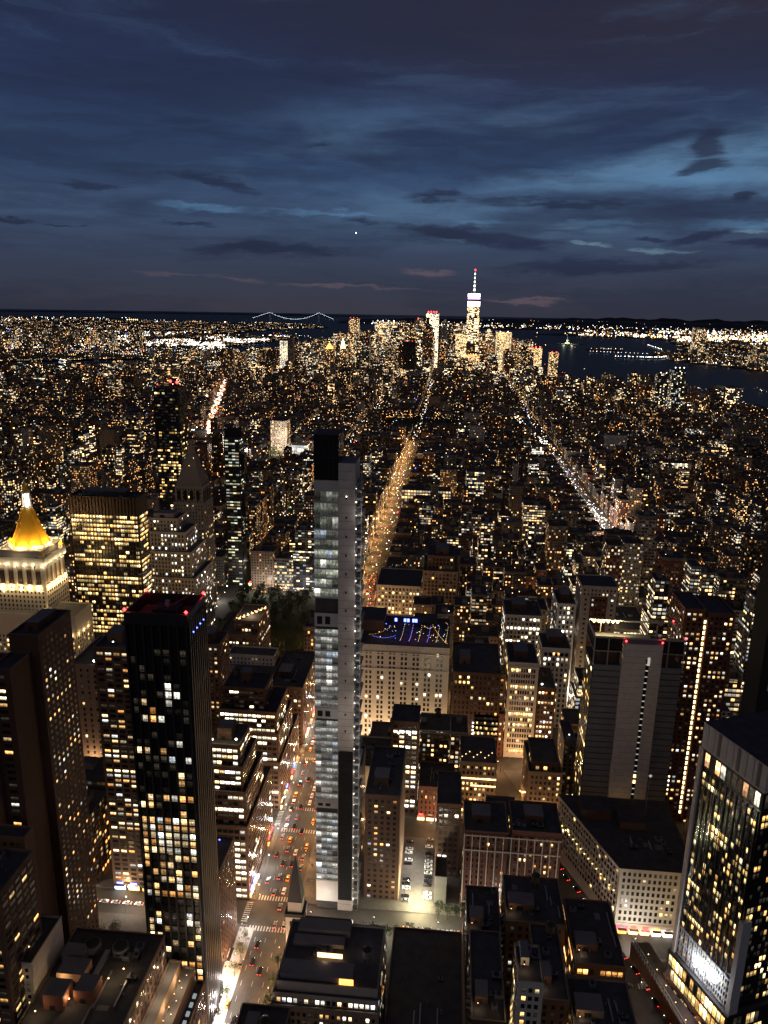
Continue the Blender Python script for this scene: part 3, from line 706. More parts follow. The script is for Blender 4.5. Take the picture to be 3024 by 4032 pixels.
# ------------------------------------------------------------------ gold pyramid tower
t = Tower('gold_pyramid_tower', 'floodlit limestone tower with a gold pyramid roof and white lantern', -352, -262, 506, 578, 'skyscraper')
W = W_(3.1, 3.7, .42, .55, .18, cols=GOLDC, bright=.45, strip=.5)
t.box(-352, -262, 506, 578, 0, 45, 'pale_stone', win=dict(W, lit=.3)); t.box(-350, -277, 520, 548, 45.01, 91, 'pale_stone', win=dict(W, lit=.34, head=16))
t.box(-349, -303, 530, 564, 45.01, 112, 'pale_stone', win=dict(W, lit=.03), parapet=False); t.box(-348, -304, 531, 563, 112.01, 127, 'pale_stone', parapet=False); t.box(-349, -303, 530, 564, 127.01, 132, 'pale_stone'); t.box(-344, -308, 536, 572, 132.02, 136, 'pale_stone')
for k in range(7):     # buttresses between the arched bays
    mb = MB(); X = -349+k*7.2; mb.quadbox(X, X+2.2, 529.6, 531, 108, 127, 'pale_stone', bottom=True); t.part(mb, 'buttress')
for k in range(6):
    mb = MB(); X = -346.4+k*7.2; mb.quadbox(X, X+3.8, 530.6, 531, 112, 124, 'brick_tan', bottom=True)
    for q in range(3): mb.quadbox(X+.3+q*1.2, X+1.0+q*1.2, 530.4, 530.6, 113, 122.5, 'black_glass', bottom=True)
    t.part(mb, 'arched_bay')
for k in range(5):
    mb = MB(); Y = 532+k*6.6; mb.quadbox(-304, -303.4, Y, Y+3.6, 112, 124, 'brick_tan', bottom=True); t.part(mb, 'arched_bay')
    mb = MB(); mb.quadbox(-304, -302.6, Y-2.4, Y-.4, 108, 127, 'pale_stone', bottom=True); t.part(mb, 'buttress')
pyr = (-325.5, 554.0)
def octa(r, sq=1.0): return [(pyr[0]+r*cos(pi/8+k*pi/4), pyr[1]+r*sin(pi/8+k*pi/4)) for k in range(8)]
mb = MB(); mb.prism(octa(16), 136.01, 138.5, 'pale_stone'); t.part(mb, 'drum')
mb = MB(); L = [(138.51, 14.4), (144, 11.9), (151, 9.0), (159, 6.2), (166, 4.0)]
for (a, ra), (b, rb) in zip(L, L[1:]): mb.prism(octa(ra), a, b, 'gold_leaf', P2=octa(rb))
for k in range(8):
    c_, s_ = cos(pi/8+k*pi/4), sin(pi/8+k*pi/4)
    for (a, ra), (b, rb) in zip(L, L[1:]): mb.bar((pyr[0]+ra*c_, pyr[1]+ra*s_, a), (pyr[0]+rb*c_, pyr[1]+rb*s_, b), .35, 'gold_leaf')
t.part(mb, 'gold_roof')
mb = MB(); mb.prism(octa(3.9), 166.01, 168, 'pale_stone')
for k in range(8): mb.bar((pyr[0]+3.2*cos(k*pi/4), pyr[1]+3.2*sin(k*pi/4), 168), (pyr[0]+2.6*cos(k*pi/4), pyr[1]+2.6*sin(k*pi/4), 178), .45, 'pale_stone')
mb.prism(octa(1.9), 168, 178, 'glow_white'); mb.prism(octa(3.2), 178, 179.4, 'pale_stone'); t.part(mb, 'lantern')
mb = MB(); mb.prism(octa(2.5), 179.4, 188, 'gold_leaf', P2=octa(.15)); mb.bar((*pyr, 188), (*pyr, 191), .12, 'gold_leaf'); t.part(mb, 'spire')
for X in (-347, -305):
    for Y in (532, 562):
        mb = MB(); mb.quadbox(X-1.8, X+1.8, Y-1.8, Y+1.8, 132.01, 135, 'pale_stone'); mb.prism([(X-1.8, Y-1.8), (X+1.8, Y-1.8), (X+1.8, Y+1.8), (X-1.8, Y+1.8)], 135, 139.5, 'gold_leaf', P2=[(X, Y)]*4); t.part(mb, 'pinnacle')
FL = (1, .70, .30)
for k in range(6): plight('niche_light', -344.5+k*7.2, 528.9, 109.2, 3200, FL, .3, parent=t.root)
for k in range(5): plight('niche_light', -301.6, 533.8+k*6.6, 109.2, 3200, FL, .3, parent=t.root)
for k in range(7): plight('parapet_light', -346+k*7, 528.3, 127.5, 700, (1, .82, .5), .3, parent=t.root)
for k in range(5): plight('parapet_light', -301.3, 533+k*7.5, 127.5, 700, (1, .82, .5), .3, parent=t.root)
for k in range(8): plight('roof_flood_light', pyr[0]+18.5*cos(k*pi/4), pyr[1]+18.5*sin(k*pi/4), 140.5, 9000, (1, .72, .34), .5, parent=t.root)
for k in range(4): plight('lantern_light', pyr[0]+5.6*cos(k*pi/2+.7), pyr[1]+5.6*sin(k*pi/2+.7), 169, 500, (1, .93, .8), .3, parent=t.root)
for k in range(6): plight('niche_light', -346+k*7.6, 528.8, 77, 420, FL, .3, parent=t.root)
for k in range(3): plight('niche_light', -296.5+k*8, 518.8, 76, 520, FL, .3, parent=t.root); plight('niche_light', -275.8, 524+k*8, 76, 520, FL, .3, parent=t.root)
plight('corner_light', -300.4, 526.5, 92.5, 900, FL, .3, parent=t.root); plight('corner_light', -300.2, 526.5, 112, 300, FL, .3, parent=t.root)
for k in range(4): plight('ledge_light', -300+k*11, 502, 10, 3800, FL, .4, parent=t.root)
plight('cornice_glow', -268, 512, 47.5, 500, FL, .4, parent=t.root)
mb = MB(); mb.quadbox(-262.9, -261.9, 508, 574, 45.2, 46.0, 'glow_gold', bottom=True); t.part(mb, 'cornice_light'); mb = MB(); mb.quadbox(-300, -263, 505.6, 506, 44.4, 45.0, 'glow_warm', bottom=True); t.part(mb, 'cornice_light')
t.finish(100)
t = Tower('stone_building', 'pale floodlit stone block with a flat blank side below the gold pyramid tower', -262, -222, 434, 470, 'building')
t.box(-238, -218, 434, 480, 0, 96, 'brick_tan', win=W_(5, 4, .3, .5, .06)); t.box(-217.9, -208, 440, 478, 0, 92, 'brick_brown', win=W_(3, 4, .6, .5, .45, cols=OFF, bright=.6), faces='FP')
t.lamp(-222, 436, 99, 1.0); t.lamp(-215, 441, 94, .8); plight('wall_light', -226, 428, 30, 5000, (1, .7, .42), 1, parent=t.root); t.finish(60)

# ------------------------------------------------------------------ bronze slab with amber floors
t = Tower('bronze_tower', 'boxy bronze office tower with rows of amber lit windows', -308, -250, 586, 606, 'skyscraper')
W = W_(2.95, 3.75, .86, .62, .45, cols=GOLDC, bright=.42, strip=.9, head=14, side=.8, zones=((60, 72, .55), (72, 84, .4), (84, 100, .75), (100, 108, .25), (108, 118, .85), (118, 132, .3), (132, 155, .9)))
t.box(-308, -250, 586, 606, 0, 168, 'bronze', win=W)
mb = MB()
for k in range(22): mb.quadbox(-308+k*2.76-.16, -308+k*2.76+.16, 585.3, 586, 0, 168.6, 'bronze')
t.part(mb, 'mullions'); t.units(-305, -254, 588, 603, 168, 6); t.bulk(-298, -262, 591, 602, 168, 5, 'dark_metal'); t.finish(100)

# ------------------------------------------------------------------ limestone stepped block and the clock tower
t = Tower('stepped_stone_block', 'stepped limestone office block with white windows beside the clock tower', -292, -238, 680, 740, 'building')
W = W_(3.3, 3.8, .42, .6, .36, cols=COOLC, bright=.62, strip=.3)
t.box(-292, -238, 680, 736, 0, 66, 'limestone', win=W); t.box(-290, -243, 686, 732, 66.01, 90, 'limestone', win=W); t.box(-289, -250, 692, 728, 90.01, 108, 'limestone', win=W)
t.box(-288, -259, 698, 724, 108.01, 120, 'limestone', win=dict(W, lit=.5)); t.bulk(-285, -265, 704, 718, 120, 4, 'limestone'); t.finish(60)
t = Tower('clock_tower', 'dim limestone clock tower with a steep pyramid top', -280, -248, 746, 776, 'skyscraper')
W = W_(3.0, 3.7, .36, .55, .34, cols=GOLDC, bright=.42, strip=.1)
t.box(-280, -248, 746, 776, 0, 98, 'dim_stone', win=W, parapet=False); t.box(-280, -248, 746, 776, 98.01, 124, 'dim_stone', win=dict(W, lit=.12)); t.box(-278.5, -249.5, 747.5, 774.5, 124.01, 141, 'dim_stone', win=dict(W, lit=.05))
mb = MB()
for k in range(4):
    mb.quadbox(-276+k*6.6, -272.5+k*6.6, 747.1, 747.5, 127, 137, 'black_net', bottom=True)
    mb.quadbox(-249.5, -249.1, 750+k*6, 753.2+k*6, 127, 137, 'black_net', bottom=True)
t.part(mb, 'loggia')
def disc(cx, cy, cz, r, nx, mt, n=28, o=0):
    m_ = MB(); ring = []
    for k in range(n):
        a = 2*pi*k/n; ring.append((cx+(0 if nx else r*cos(a)), cy+(r*cos(a) if nx else 0), cz+r*sin(a)))
    m_.face(ring, mt); return m_
for nx in (0, 1):
    c_ = (-264, 745.8, 106) if not nx else (-247.8, 761, 106)
    fm = MB(); hm = MB()
    for rad, mt_, off in ((4.3, 'dim_stone', 0), (3.7, 'roof_light', .12)):
        for k in range(28):
            a, b = 2*pi*k/28, 2*pi*(k+1)/28
            def Q(r_, an, o_): return (c_[0]+(o_ if nx else r_*cos(an)), c_[1]+(r_*cos(an) if nx else -o_), c_[2]+r_*sin(an))
            fm.face([Q(0, 0, .1+off), Q(rad, a, .1+off), Q(rad, b, .1+off)], mt_)
    for an, l_ in ((1.2, 3.2), (2.6, 2.3)):
        def Q2(r_, an_): return (c_[0]+(.4 if nx else r_*cos(an_)), c_[1]+(r_*cos(an_) if nx else -.4), c_[2]+r_*sin(an_))
        hm.bar(Q2(0, 0), Q2(l_, an), .16, 'pale_stone')
    for k in range(12):
        an = k*pi/6; fm.bar(Q2(3.0, an), Q2(3.6, an), .11, 'pale_stone')
    hm.build('clock_hands', t.part(fm, 'clock_face'))
mb = MB(); a = [(-278, 748), (-250, 748), (-250, 774), (-278, 774)]; b = [(-267, 758), (-261, 758), (-261, 764), (-267, 764)]; mb.prism(a, 141.01, 176, 'dim_stone', P2=b)
t.part(mb, 'pyramid_roof')
mb = MB(); mb.quadbox(-267, -261, 758, 764, 176, 182, 'dim_stone'); mb.cyl(-264, 761, 182, 188, 2.5, 'dim_stone', 8); mb.cyl(-264, 761, 188, 193, 2.6, 'bronze', 8, .3); mb.bar((-264, 761, 193), (-264, 761, 198), .2, 'bronze'); t.part(mb, 'cupola')
for k in range(5): t.lamp(-274+k*5, 752+k*.2, 146+k*8, .45, 'glow_warm')
t.ztop = 198; t.finish(100)
t = Tower('glass_tower', 'thin pale glass tower with stacked balconies right of the clock tower', -254, -236, 842, 858, 'skyscraper')
W = W_(3.6, 3.6, .9, .5, .5, cols=[((.9, 1, .82), .5), ((1, .86, .5), .4), ((1, .6, .25), .1)], bright=.20, strip=.4)
t.box(-254, -236, 842, 858, 0, 176, 'dark_metal', win=W)
for a, b in ((30, 60), (84, 112), (130, 158)):
    mb = MB(); mb.quadbox(-235.95, -231.5, 844, 856, a, b, 'black_glass', bottom=True); t.part(mb, 'glass_pod')
mb = MB(); mb.quadbox(-253, -237, 843, 857, 176.01, 186, 'black_net'); t.part(mb, 'roof_screen'); t.finish(60)
t = Tower('dark_glass_tower', 'tall black glass tower with two red beacons far behind the clock tower', -352, -322, 892, 922, 'skyscraper')
W = W_(3.2, 3.6, .85, .6, .05, cols=GOLDC, bright=.45, zones=((108, 150, .34), (60, 108, .28), (0, 60, .3), (150, 182, .12)))
t.box(-352, -322, 892, 922, 0, 225, 'black_glass', win=W, parapet=False)
for k in range(6): mb = MB(); mb.quadbox(-352+k*5.8, -351.4+k*5.8, 891.2, 892, 0, 226+k*.5, 'dark_metal'); t.part(mb, 'fin')
for X, z_ in ((-347, 229), (-331, 233), (-323, 232)): mb = MB(); mb.bulb(X, 893, z_, 2.0 if X > -340 else .8, 'beacon'); mb.bar((X, 893, 225), (X, 893, z_-.8), .2, 'dark_metal'); t.part(mb, 'beacon')
t.finish(60)

# ------------------------------------------------------------------ white grid building with the party on its roof
t = Tower('grid_office_building', 'wide pale stone building with a coloured rooftop party behind the slender tower', -74, 6, 514, 570, 'office building')
W = W_(2.9, 4.0, .56, .60, .15, cols=COOLC, bright=.75, strip=.8, head=3.0, base=5, pairs=True, margin=1.2)
t.box(-74, 6, 514, 572, 0, 84, 'pale_stone', win=W); 
for z_ in (8, 66, 79): mb = MB(); mb.quadbox(-74.5, 6.5, 513.4, 514, z_, z_+.8, 'pale_stone', bottom=True); t.part(mb, 'cornice')
mb = MB()
for k in range(24): mb.quadbox(-73+k*3.28, -71.6+k*3.28, 512.9, 513.4, 83.2, 84, 'pale_stone', bottom=True)
t.part(mb, 'dentil_course')
cl = ['glow_red', 'glow_blue', 'glow_amber', 'glow_purple', 'glow_green', 'glow_warm']
for k in range(44):
    X, Y = t.r.uniform(-52, 4), t.r.uniform(517, 555); t.lamp(X, Y, 86.5+t.r.random()*1.5, t.r.uniform(.16, .36), cl[k % 6] if k % 3 else 'glow_warm', 'party_lamp')
def festoon(root, a, b, n, c, r=.16, sag=1.6, name='string_lights', poles=True):
    mb = MB(); pv = None
    for i in range(n+1):
        f = i/n; q = tuple(a[j]+(b[j]-a[j])*f for j in range(3)); q = (q[0], q[1], q[2]-sag*4*f*(1-f)); mb.bulb(*q, r, c)
        if pv: mb.bar(pv, q, .03, 'dark_metal', 3)
        pv = q
    if poles:
        for q in (a, b): mb.bar((q[0], q[1], q[2]-4), q, .06, 'dark_metal')
    return mb.build(name, root)
for k in range(6):
    X = -30+k*6.5; festoon(t.root, (X, 516, 88.5), (X+2, 534, 93), 12, cl[(k*2+1) % 6] if k % 2 else 'glow_warm')
festoon(t.root, (-13, 534, 93), (-7, 534, 92.5), 8, 'glow_warm'); festoon(t.root, (-7, 534, 94), (4, 515.5, 88), 18, 'glow_warm'); festoon(t.root, (-53, 520, 90), (-38, 532, 92), 14, 'glow_amber'); festoon(t.root, (-50, 518, 90), (-34, 519, 90.5), 14, 'glow_blue')
for k, X in enumerate((-35.5, -28.5, -26, -22, -20)):
    mb = MB(); mb.quadbox(X-.9, X+.9, 549, 549.3, 89, 91.6, 'glow_blue', bottom=True); mb.quadbox(X-.1, X+.1, 549.1, 549.3, 84, 89, 'dark_metal'); t.part(mb, 'blue_screen')
mb = MB(); mb.quadbox(-70, -44, 540, 566, 84.01, 93, 'brick_brown', 'roof'); t.part(mb, 'roof_bulkhead'); mb = MB(); mb.quadbox(-22, -4, 552, 568, 84.01, 89, 'dark_metal', 'roof'); t.part(mb, 'roof_bulkhead')
for X, c_ in ((-30, (.25, .2, 1)), (-12, (1, .3, .2)), (-45, (1, .6, .2)), (-20, (.6, .2, 1)), (0, (1, .6, .3))): plight('party_light', X, 528, 91, 260, c_, .4, parent=t.root)
for k in range(6): plight('facade_light', -66+k*14, 497, 14, 8000, (1, .74, .44), 1.0, parent=t.root)
t.finish(100)
t = Tower('stone_building', 'dark brick block with arched upper floor right of the rooftop party', 9, 44, 514, 560, 'building')
t.box(9, 44, 514, 566, 0, 66, 'brick_dark', win=W_(3, 4, .5, .55, .10, cols=GOLDC, bright=.45)); t.bulk(14, 22, 530, 545, 66, 5); t.finish(60)
t = Tower('arcade_building', 'low wide stone building with glowing arched windows beyond the party roof', -74, 2, 600, 640, 'building')
W = W_(4.6, 6, .62, .66, .55, cols=GOLDC, bright=.5, base=3)
t.box(-74, 2, 600, 660, 0, 44, 'limestone', win=W)
mb = MB()
for k in range(17): mb.cyl(-73+k*4.6, 599.4, 24, 43, .5, 'limestone', 8)
t.part(mb, 'column_row'); mb = MB(); mb.quadbox(-40, -8, 606, 610, 44.2, 47, 'brick_brown', 'roof'); mb.quadbox(-40, -8, 605.6, 606, 45, 46.6, 'glow_warm', bottom=True); t.part(mb, 'lit_penthouse')
for k in range(6): plight('facade_light', -64+k*12, 596.5, 24, 1500, (1, .66, .30), .5, parent=t.root)
t.units(-70, 0, 615, 655, 44, 6); t.finish(60)
t = Tower('hotel_building', 'brown mansard building with lit arched front at the avenue bend', -70, 8, 756, 815, 'building')
W = W_(3.6, 4.2, .55, .6, .32, cols=GOLDC, bright=.5)
t.box(-70, -24, 757, 812, 0, 40, 'limestone', win=W); t.box(-22, 14, 757, 812, 0, 58, 'brick_tan', win=dict(W, lit=.12)); t.box(-18, 10, 765, 805, 58.01, 72, 'brick_brown', win=dict(W, lit=.15)); t.bulk(-10, 4, 775, 795, 72, 6); t.finish(60)
# triangular flat-iron shaped building
t = Tower('wedge_building', 'wedge-shaped stone building with a flat roof where two avenues meet', -118, -99, 850, 905, 'building')
P = [(-103, 850), (-100, 850), (-99, 905), (-118, 905)]
t.poly(P, 0, 84, 'limestone', win=W_(3.2, 4, .5, .55, .16, cols=GOLDC)); mb = MB(); mb.prism([(-103.6, 849.4), (-99.4, 849.4), (-98.4, 905.6), (-119, 905.6)], 82.5, 84.6, 'limestone', bottom=True); t.part(mb, 'cornice'); t.finish(40)

# ------------------------------------------------------------------ lofts in the centre right
t = Tower('loft_building', 'narrow pale terracotta loft with arched top windows in the centre right', 49, 70, 514, 545, 'building')
W = W_(1.75, 4.4, .70, .62, .42, cols=GOLDC, bright=.55, strip=1, head=3, base=3, margin=1.8)
t.box(49, 70, 514, 550, 0, 76, 'pale_stone', win=W); mb = MB(); mb.quadbox(48.4, 70.6, 513.3, 514, 72.6, 74.2, 'pale_stone', bottom=True)
for X in (49, 53.9, 64.6, 69.5): mb.quadbox(X-.1, X+.6, 513.5, 514, 0, 72.6, 'pale_stone', bottom=True)
t.part(mb, 'stone_trim'); t.bulk(53, 63, 522, 538, 76, 6, 'brick_dark'); plight('facade_light', 60, 503, 8, 6000, (1, .60, .32), 1, parent=t.root); plight('facade_light', 60, 500, 40, 2500, (1, .65, .4), 1, parent=t.root); t.finish(100)
t = Tower('loft_building', 'narrow brick annex with warm windows right of the pale terracotta loft', 70.4, 84, 514, 545, 'building')
t.box(70.4, 84, 516, 550, 0, 56, 'brick_brown', win=W_(2.4, 4, .6, .5, .4, bright=.5)); t.tank(77, 530, 56); t.lamp(74, 518, 59, .9); t.finish(50)
t = Tower('billboard_building', 'orange brick building with a lit vertical sign beside the terracotta loft', 26, 47, 500, 540, 'building')
t.box(26, 48, 514, 540, 0, 34, 'brick_red', win=W_(3, 4, .4, .5, .35, cols=GOLDC)); t.box(30, 48, 520, 538, 34.01, 62, 'brick_tan', win=W_(3, 4, .5, .5, .4)); mb = MB()
for k in range(8): mb.bulb(25.4, 513.2, 6+k*3, .7, 'glow_white')
t.part(mb, 'sign_lamps'); plight('sign_light', 30, 508, 15, 4000, (1, .55, .35), 1, parent=t.root); t.finish(60)
t = Tower('loft_building', 'white loft with five arched top windows left of the concrete cored hotel', 78, 100, 560, 590, 'building')
t.box(78, 100, 560, 590, 0, 68, 'white_paint', win=W_(3.4, 4.3, .5, .6, .18, cols=WARMC, bright=.5, head=2)); mb = MB()
for k in range(5): mb.quadbox(80+k*3.9, 82.4+k*3.9, 559.85, 560, 62, 64.6, 'black_net', bottom=True); mb.cyl(81.2+k*3.9, 559.95, 64.6, 64.7, 1.2, 'black_net', 10)
t.part(mb, 'arched_windows'); t.bulk(83, 95, 568, 584, 68, 7, 'brick_dark'); t.finish(60)
t = Tower('loft_building', 'slim white grid loft with a glowing street front behind the arched white loft', 94, 109, 604, 640, 'building')
t.box(94, 109, 604, 640, 0, 88, 'white_paint', win=W_(3.2, 4.2, .5, .6, .32, cols=COOLC, bright=.6)); mb = MB(); mb.quadbox(95, 108.4, 603.5, 604, 2, 30, 'glow_dimroom', bottom=True); t.part(mb, 'lit_entrance'); t.bulk(97, 105, 612, 630, 88, 6, 'brick_dark')
for k in range(3): plight('facade_light', 96+k*6, 597, 10, 6500, (1, .85, .62), .8, parent=t.root)
t.finish(60)
t = Tower('loft_building', 'dark fronted loft with two white lit floors left of the slim white loft', 52, 82, 604, 640, 'building')
t.box(52, 82, 604, 640, 0, 76, 'limestone', win=W_(3.1, 4, .62, .6, .38, cols=COOLC, bright=.7, strip=1)); t.bulk(58, 70, 615, 632, 76, 6, 'brick_dark'); t.tank(76, 620, 76); t.finish(60)
t = Tower('office_block', 'long low building with a pale yellow lit band behind the concrete cored hotel', 112, 182, 642, 690, 'office building')
t.box(112, 182, 642, 700, 0, 52, 'limestone', win=W_(2.8, 4.2, .7, .6, .7, cols=[((1, .86, .42), .8), ((1, .95, .7), .2)], bright=.5, strip=.4)); mb = MB(); mb.quadbox(140, 152, 652, 660, 52.2, 57, 'glow_warm'); t.part(mb, 'lit_skylight'); t.units(115, 180, 660, 695, 52, 7)
plight('roof_light', 146, 648, 62, 6000, (1, .8, .5), 1, parent=t.root); t.finish(60)
t = Tower('ornate_tower', 'brick tower with corner stone bands behind the concrete cored hotel', 112, 140, 600, 628, 'building')
t.box(112, 119, 600, 628, 0, 98, 'limestone', win=W_(3.5, 4.2, .35, .4, .05), faces='F'); t.box(119.01, 133, 602, 627, 0, 97, 'brick_red', win=W_(3.3, 4.2, .5, .45, .25)); t.box(133.01, 140, 600, 628, 0, 98, 'limestone', win=W_(3.5, 4.2, .35, .4, .05), faces='FP')
t.box(111.5, 140.5, 599.6, 628.4, 98.01, 106, 'limestone', win=W_(3, 4, .4, .5, .35)); t.finish(50)
t = Tower('brick_tower', 'rust brick tower with a lit stair column on the far right', 146, 174, 450, 478, 'skyscraper')
t.box(146, 158, 450, 480, 0, 148, 'brick_red', win=W_(3.0, 3.2, .5, .5, .40, cols=WARMC, bright=.42), faces='FPM'); t.box(160, 176, 450, 480, 0, 146, 'brick_red', win=W_(3.0, 3.2, .5, .5, .36, cols=WARMC, bright=.42), faces='FPM')
mb = MB(); mb.quadbox(158.01, 159.99, 452, 478, 0, 147, 'brick_dark'); t.part(mb, 'stair_wall')
for k in range(38): mb = MB(); mb.quadbox(158.3, 159.7, 451.6, 451.98, 6+k*3.6, 8+k*3.6, 'glow_gold', bottom=True); t.part(mb, 'stair_window')
t.finish(100)
t = Tower('dark_glass_tower', 'black tower cut by the right edge above the angled hotel', 150, 168, 345, 362, 'skyscraper')
t.box(150, 168, 345, 362, 0, 232, 'black_net', win=None); mb = MB(); mb.quadbox(154, 157, 344.6, 345, 150, 200, 'concrete', bottom=True); t.part(mb, 'core_wall'); t.finish(20)

# ------------------------------------------------------------------ hotel with concrete core, right
t = Tower('core_hotel', 'boxy dark hotel tower with a tall pale concrete core facing the viewer', 88, 141, 424, 452, 'skyscraper')
W = W_(4.4, 4.0, .9, .22, .0, depth=.1)
t.box(89, 140, 424, 450, 12, 121, 'dark_metal', win=None, parapet=False)
mb = MB()
for k in range(28): mb.quadbox(89.3, 105, 423.5, 424, 13+k*3.9, 16.3+k*3.9, 'roof_light', bottom=True)
t.part(mb, 'spandrel_panels'); mb = MB()
for k in range(28): mb.quadbox(127.4, 139.6, 423.5, 424, 13+k*3.9, 16.3+k*3.9, 'roof_light', bottom=True)
t.part(mb, 'spandrel_panels')
t.wface((89, 450), (89, 424), 14, 120, W_(4.2, 3.9, .6, .66, .30, cols=GOLDC, bright=.55))
mb = MB(); mb.quadbox(105.2, 127, 420.6, 430, 6, 137, 'concrete', 'roof_light')
for k in range(30): mb.quadbox(118.2, 120.0, 420.3, 420.58, 12+k*3.9, 14.9+k*3.9, 'black_net', bottom=True)
for k in range(34): mb.quadbox(105.25, 126.95, 420.54, 420.6, 8+k*3.9, 8.12+k*3.9, 'roof_light', bottom=True)
t.part(mb, 'concrete_core')
for k in range(29):
    mb = MB(); c_ = 'glow_warm' if k in (8, 9) else 'glow_dimroom'; mb.quadbox(118.4, 119.8, 420.15, 420.29, 15.2+k*3.9, 15.75+k*3.9+(1.6 if k in (8, 9) else 0), c_, bottom=True); t.part(mb, 'stair_window')
mb = MB(); mb.quadbox(119, 120.4, 420.2, 420.58, 124, 129, 'glow_dimroom', bottom=True); t.part(mb, 'stair_window')
fr = MB()
for X in (89, 97, 140, 131):
    for Y in (424, 450): fr.quadbox(X-.3, X+.3, Y-.3, Y+.3, 121, 139, 'steel')
for a, b, c, d in ((88.6, 140.4, 423.6, 424.4), (88.6, 140.4, 449.6, 450.4), (88.6, 89.4, 424.4, 449.6), (139.6, 140.4, 424.4, 449.6)):
    fr.quadbox(a, b, c, d, 138.5, 139.4, 'steel', bottom=True); fr.quadbox(a, b, c, d, 130.0, 130.6, 'steel', bottom=True)
t.part(fr, 'roof_frame', 'pale open steel frame around the roof')
for a, b, c, d in ((89.4, 105, 424.1, 424.3), (127.2, 139.6, 424.1, 424.3), (89.1, 89.3, 424.6, 449.5)):
    mb = MB(); mb.quadbox(a, b, c, d, 130.62, 138.48, 'black_net', bottom=True); t.part(mb, 'screen_panel')
mb = MB(); mb.quadbox(93, 104, 429, 446, 121.01, 130, 'brick_dark', 'roof'); t.part(mb, 'roof_bulkhead'); mb = MB(); mb.quadbox(128, 137, 429, 446, 121.01, 130, 'brick_dark', 'roof'); t.part(mb, 'roof_bulkhead')
mb = MB(); mb.quadbox(90, 126, 431, 448, 130.7, 131.2, 'wood', 'roof_light', bottom=True); t.part(mb, 'roof_deck')
for k in range(6): t.lamp(92+k*2.8, 446, 139.5, 1.0, 'glow_gold')
for k in range(3): plight('deck_light', 94+k*7, 441, 135, 6000, (1, .78, .35), .5, parent=t.root)
for X, Y, z_ in ((106, 421, 138.4), (126.5, 421, 138.4), (140, 424, 140.4), (140, 450, 140.4)): mb = MB(); mb.bulb(X, Y, z_, .7, 'beacon'); t.part(mb, 'beacon')
t.ztop = 140; t.finish(80)
t = Tower('corner_building', 'pale stone corner building with a chamfered front below the concrete cored hotel', 76, 136, 352, 412, 'building')
P = [(98, 352), (129, 352), (136, 360), (136, 412), (74, 412)]
W = W_(2.7, 3.9, .52, .56, .10, cols=GOLDC, bright=.55, head=1, base=7)
t.poly(P, 0, 40, 'pale_stone', win=W)
mb = MB(); mb.prism([(97.4, 351.3), (129.4, 351.3), (136.8, 359.7), (136.8, 412.6), (73, 412.6)], 38.6, 40.6, 'pale_stone', bottom=True, top='roof'); t.part(mb, 'cornice')
mb = MB(); mb.prism([(97.6, 351.6), (129.2, 351.6), (129.2, 352.2), (97.6, 352.2)], 5.2, 6.4, 'pale_stone', bottom=True); mb.quadbox(99, 105, 351.2, 351.6, 1.2, 4.6, 'glow_pinkglow', bottom=True); t.part(mb, 'shop_sign')
mb = MB()
dx, dy = -24/60, 60/60; LL = sqrt(24*24+60*60)
for k in range(14):
    f = .04+k*.065; X, Y = 98-24*f, 352+60*f; mb.bulb(X-.8, Y-.3, 24.5, .42, 'glow_gold')
t.part(mb, 'wall_lamps')
mb = MB(); mb.quadbox(84, 100, 390, 404, 40.62, 47, 'brick_dark', 'roof'); t.part(mb, 'roof_bulkhead'); mb = MB(); mb.quadbox(104, 118, 384, 396, 40.62, 45, 'brick_brown', 'roof'); t.part(mb, 'roof_bulkhead'); t.units(100, 130, 362, 380, 40.6, 5); t.finish(100)

# ------------------------------------------------------------------ angled glass hotel bottom right
t = Tower('angled_hotel', 'angled dark glass hotel with clusters of amber rooms at the bottom right edge', 118, 168, 282, 330, 'skyscraper')
def ang(u, v, o=(131.0, 282.0)):   # u back along Broadway, v away from it
    return (o[0]+u*(-.40)+v*.917, o[1]+u*.917+v*.40)
A4 = lambda u0, u1, v0, v1: [ang(u0, v0), ang(u0, v1), ang(u1, v1), ang(u1, v0)]
W = W_(1.9, 3.5, .68, .72, .24, cols=GOLDC, bright=.42, head=2, base=2, strip=.5)
t.poly(A4(0, 34, 0, 40), 27, 128, 'black_glass', win=W)
t.poly(A4(0, 34, 0, 40), 128.01, 137, 'dark_metal', name='lounge_floor', win=W_(3.2, 8, .8, .8, .45, cols=[((1, .5, .22), .6), ((1, .95, .75), .4)], bright=.5))
t.poly(A4(-1, 35, -1, 41), 137.01, 149, 'concrete', name='crown', top='roof')
mb = MB()
for k in range(9): mb.prism(A4(2+k*3.7, 3.6+k*3.7, -1.3, -1.02), 138, 148.5, 'slab' if k % 3 else 'roof_light', bottom=True)
t.part(mb, 'crown_panels')
mb = MB(); mb.prism(A4(34.2, 36.0, -1.2, 0.4), 20, 137, 'concrete', bottom=True); t.part(mb, 'corner_fin'); mb = MB(); mb.prism(A4(-1.8, 0.5, -1.4, 3.2), 27, 75, 'slab', bottom=True); t.part(mb, 'corner_fin')
t.poly(A4(-2, 37, -2, 43), 12, 26.6, 'dark_metal', name='podium', top='roof', win=W_(2.4, 6, .8, .8, .75, cols=GOLDC, bright=.6))
t.poly(A4(-3, 38, -2.6, 44), 0, 11.98, 'brick_dark', name='podium', top='roof', win=W_(2.4, 5, .7, .6, .5, cols=GOLDC, bright=.5))
mb = MB()
for k in range(12): mb.prism(A4(1+k*2.9, 1.35+k*2.9, -.45, -.05), 27, 127, 'dark_metal', bottom=True)
t.part(mb, 'mullions'); mb = MB()
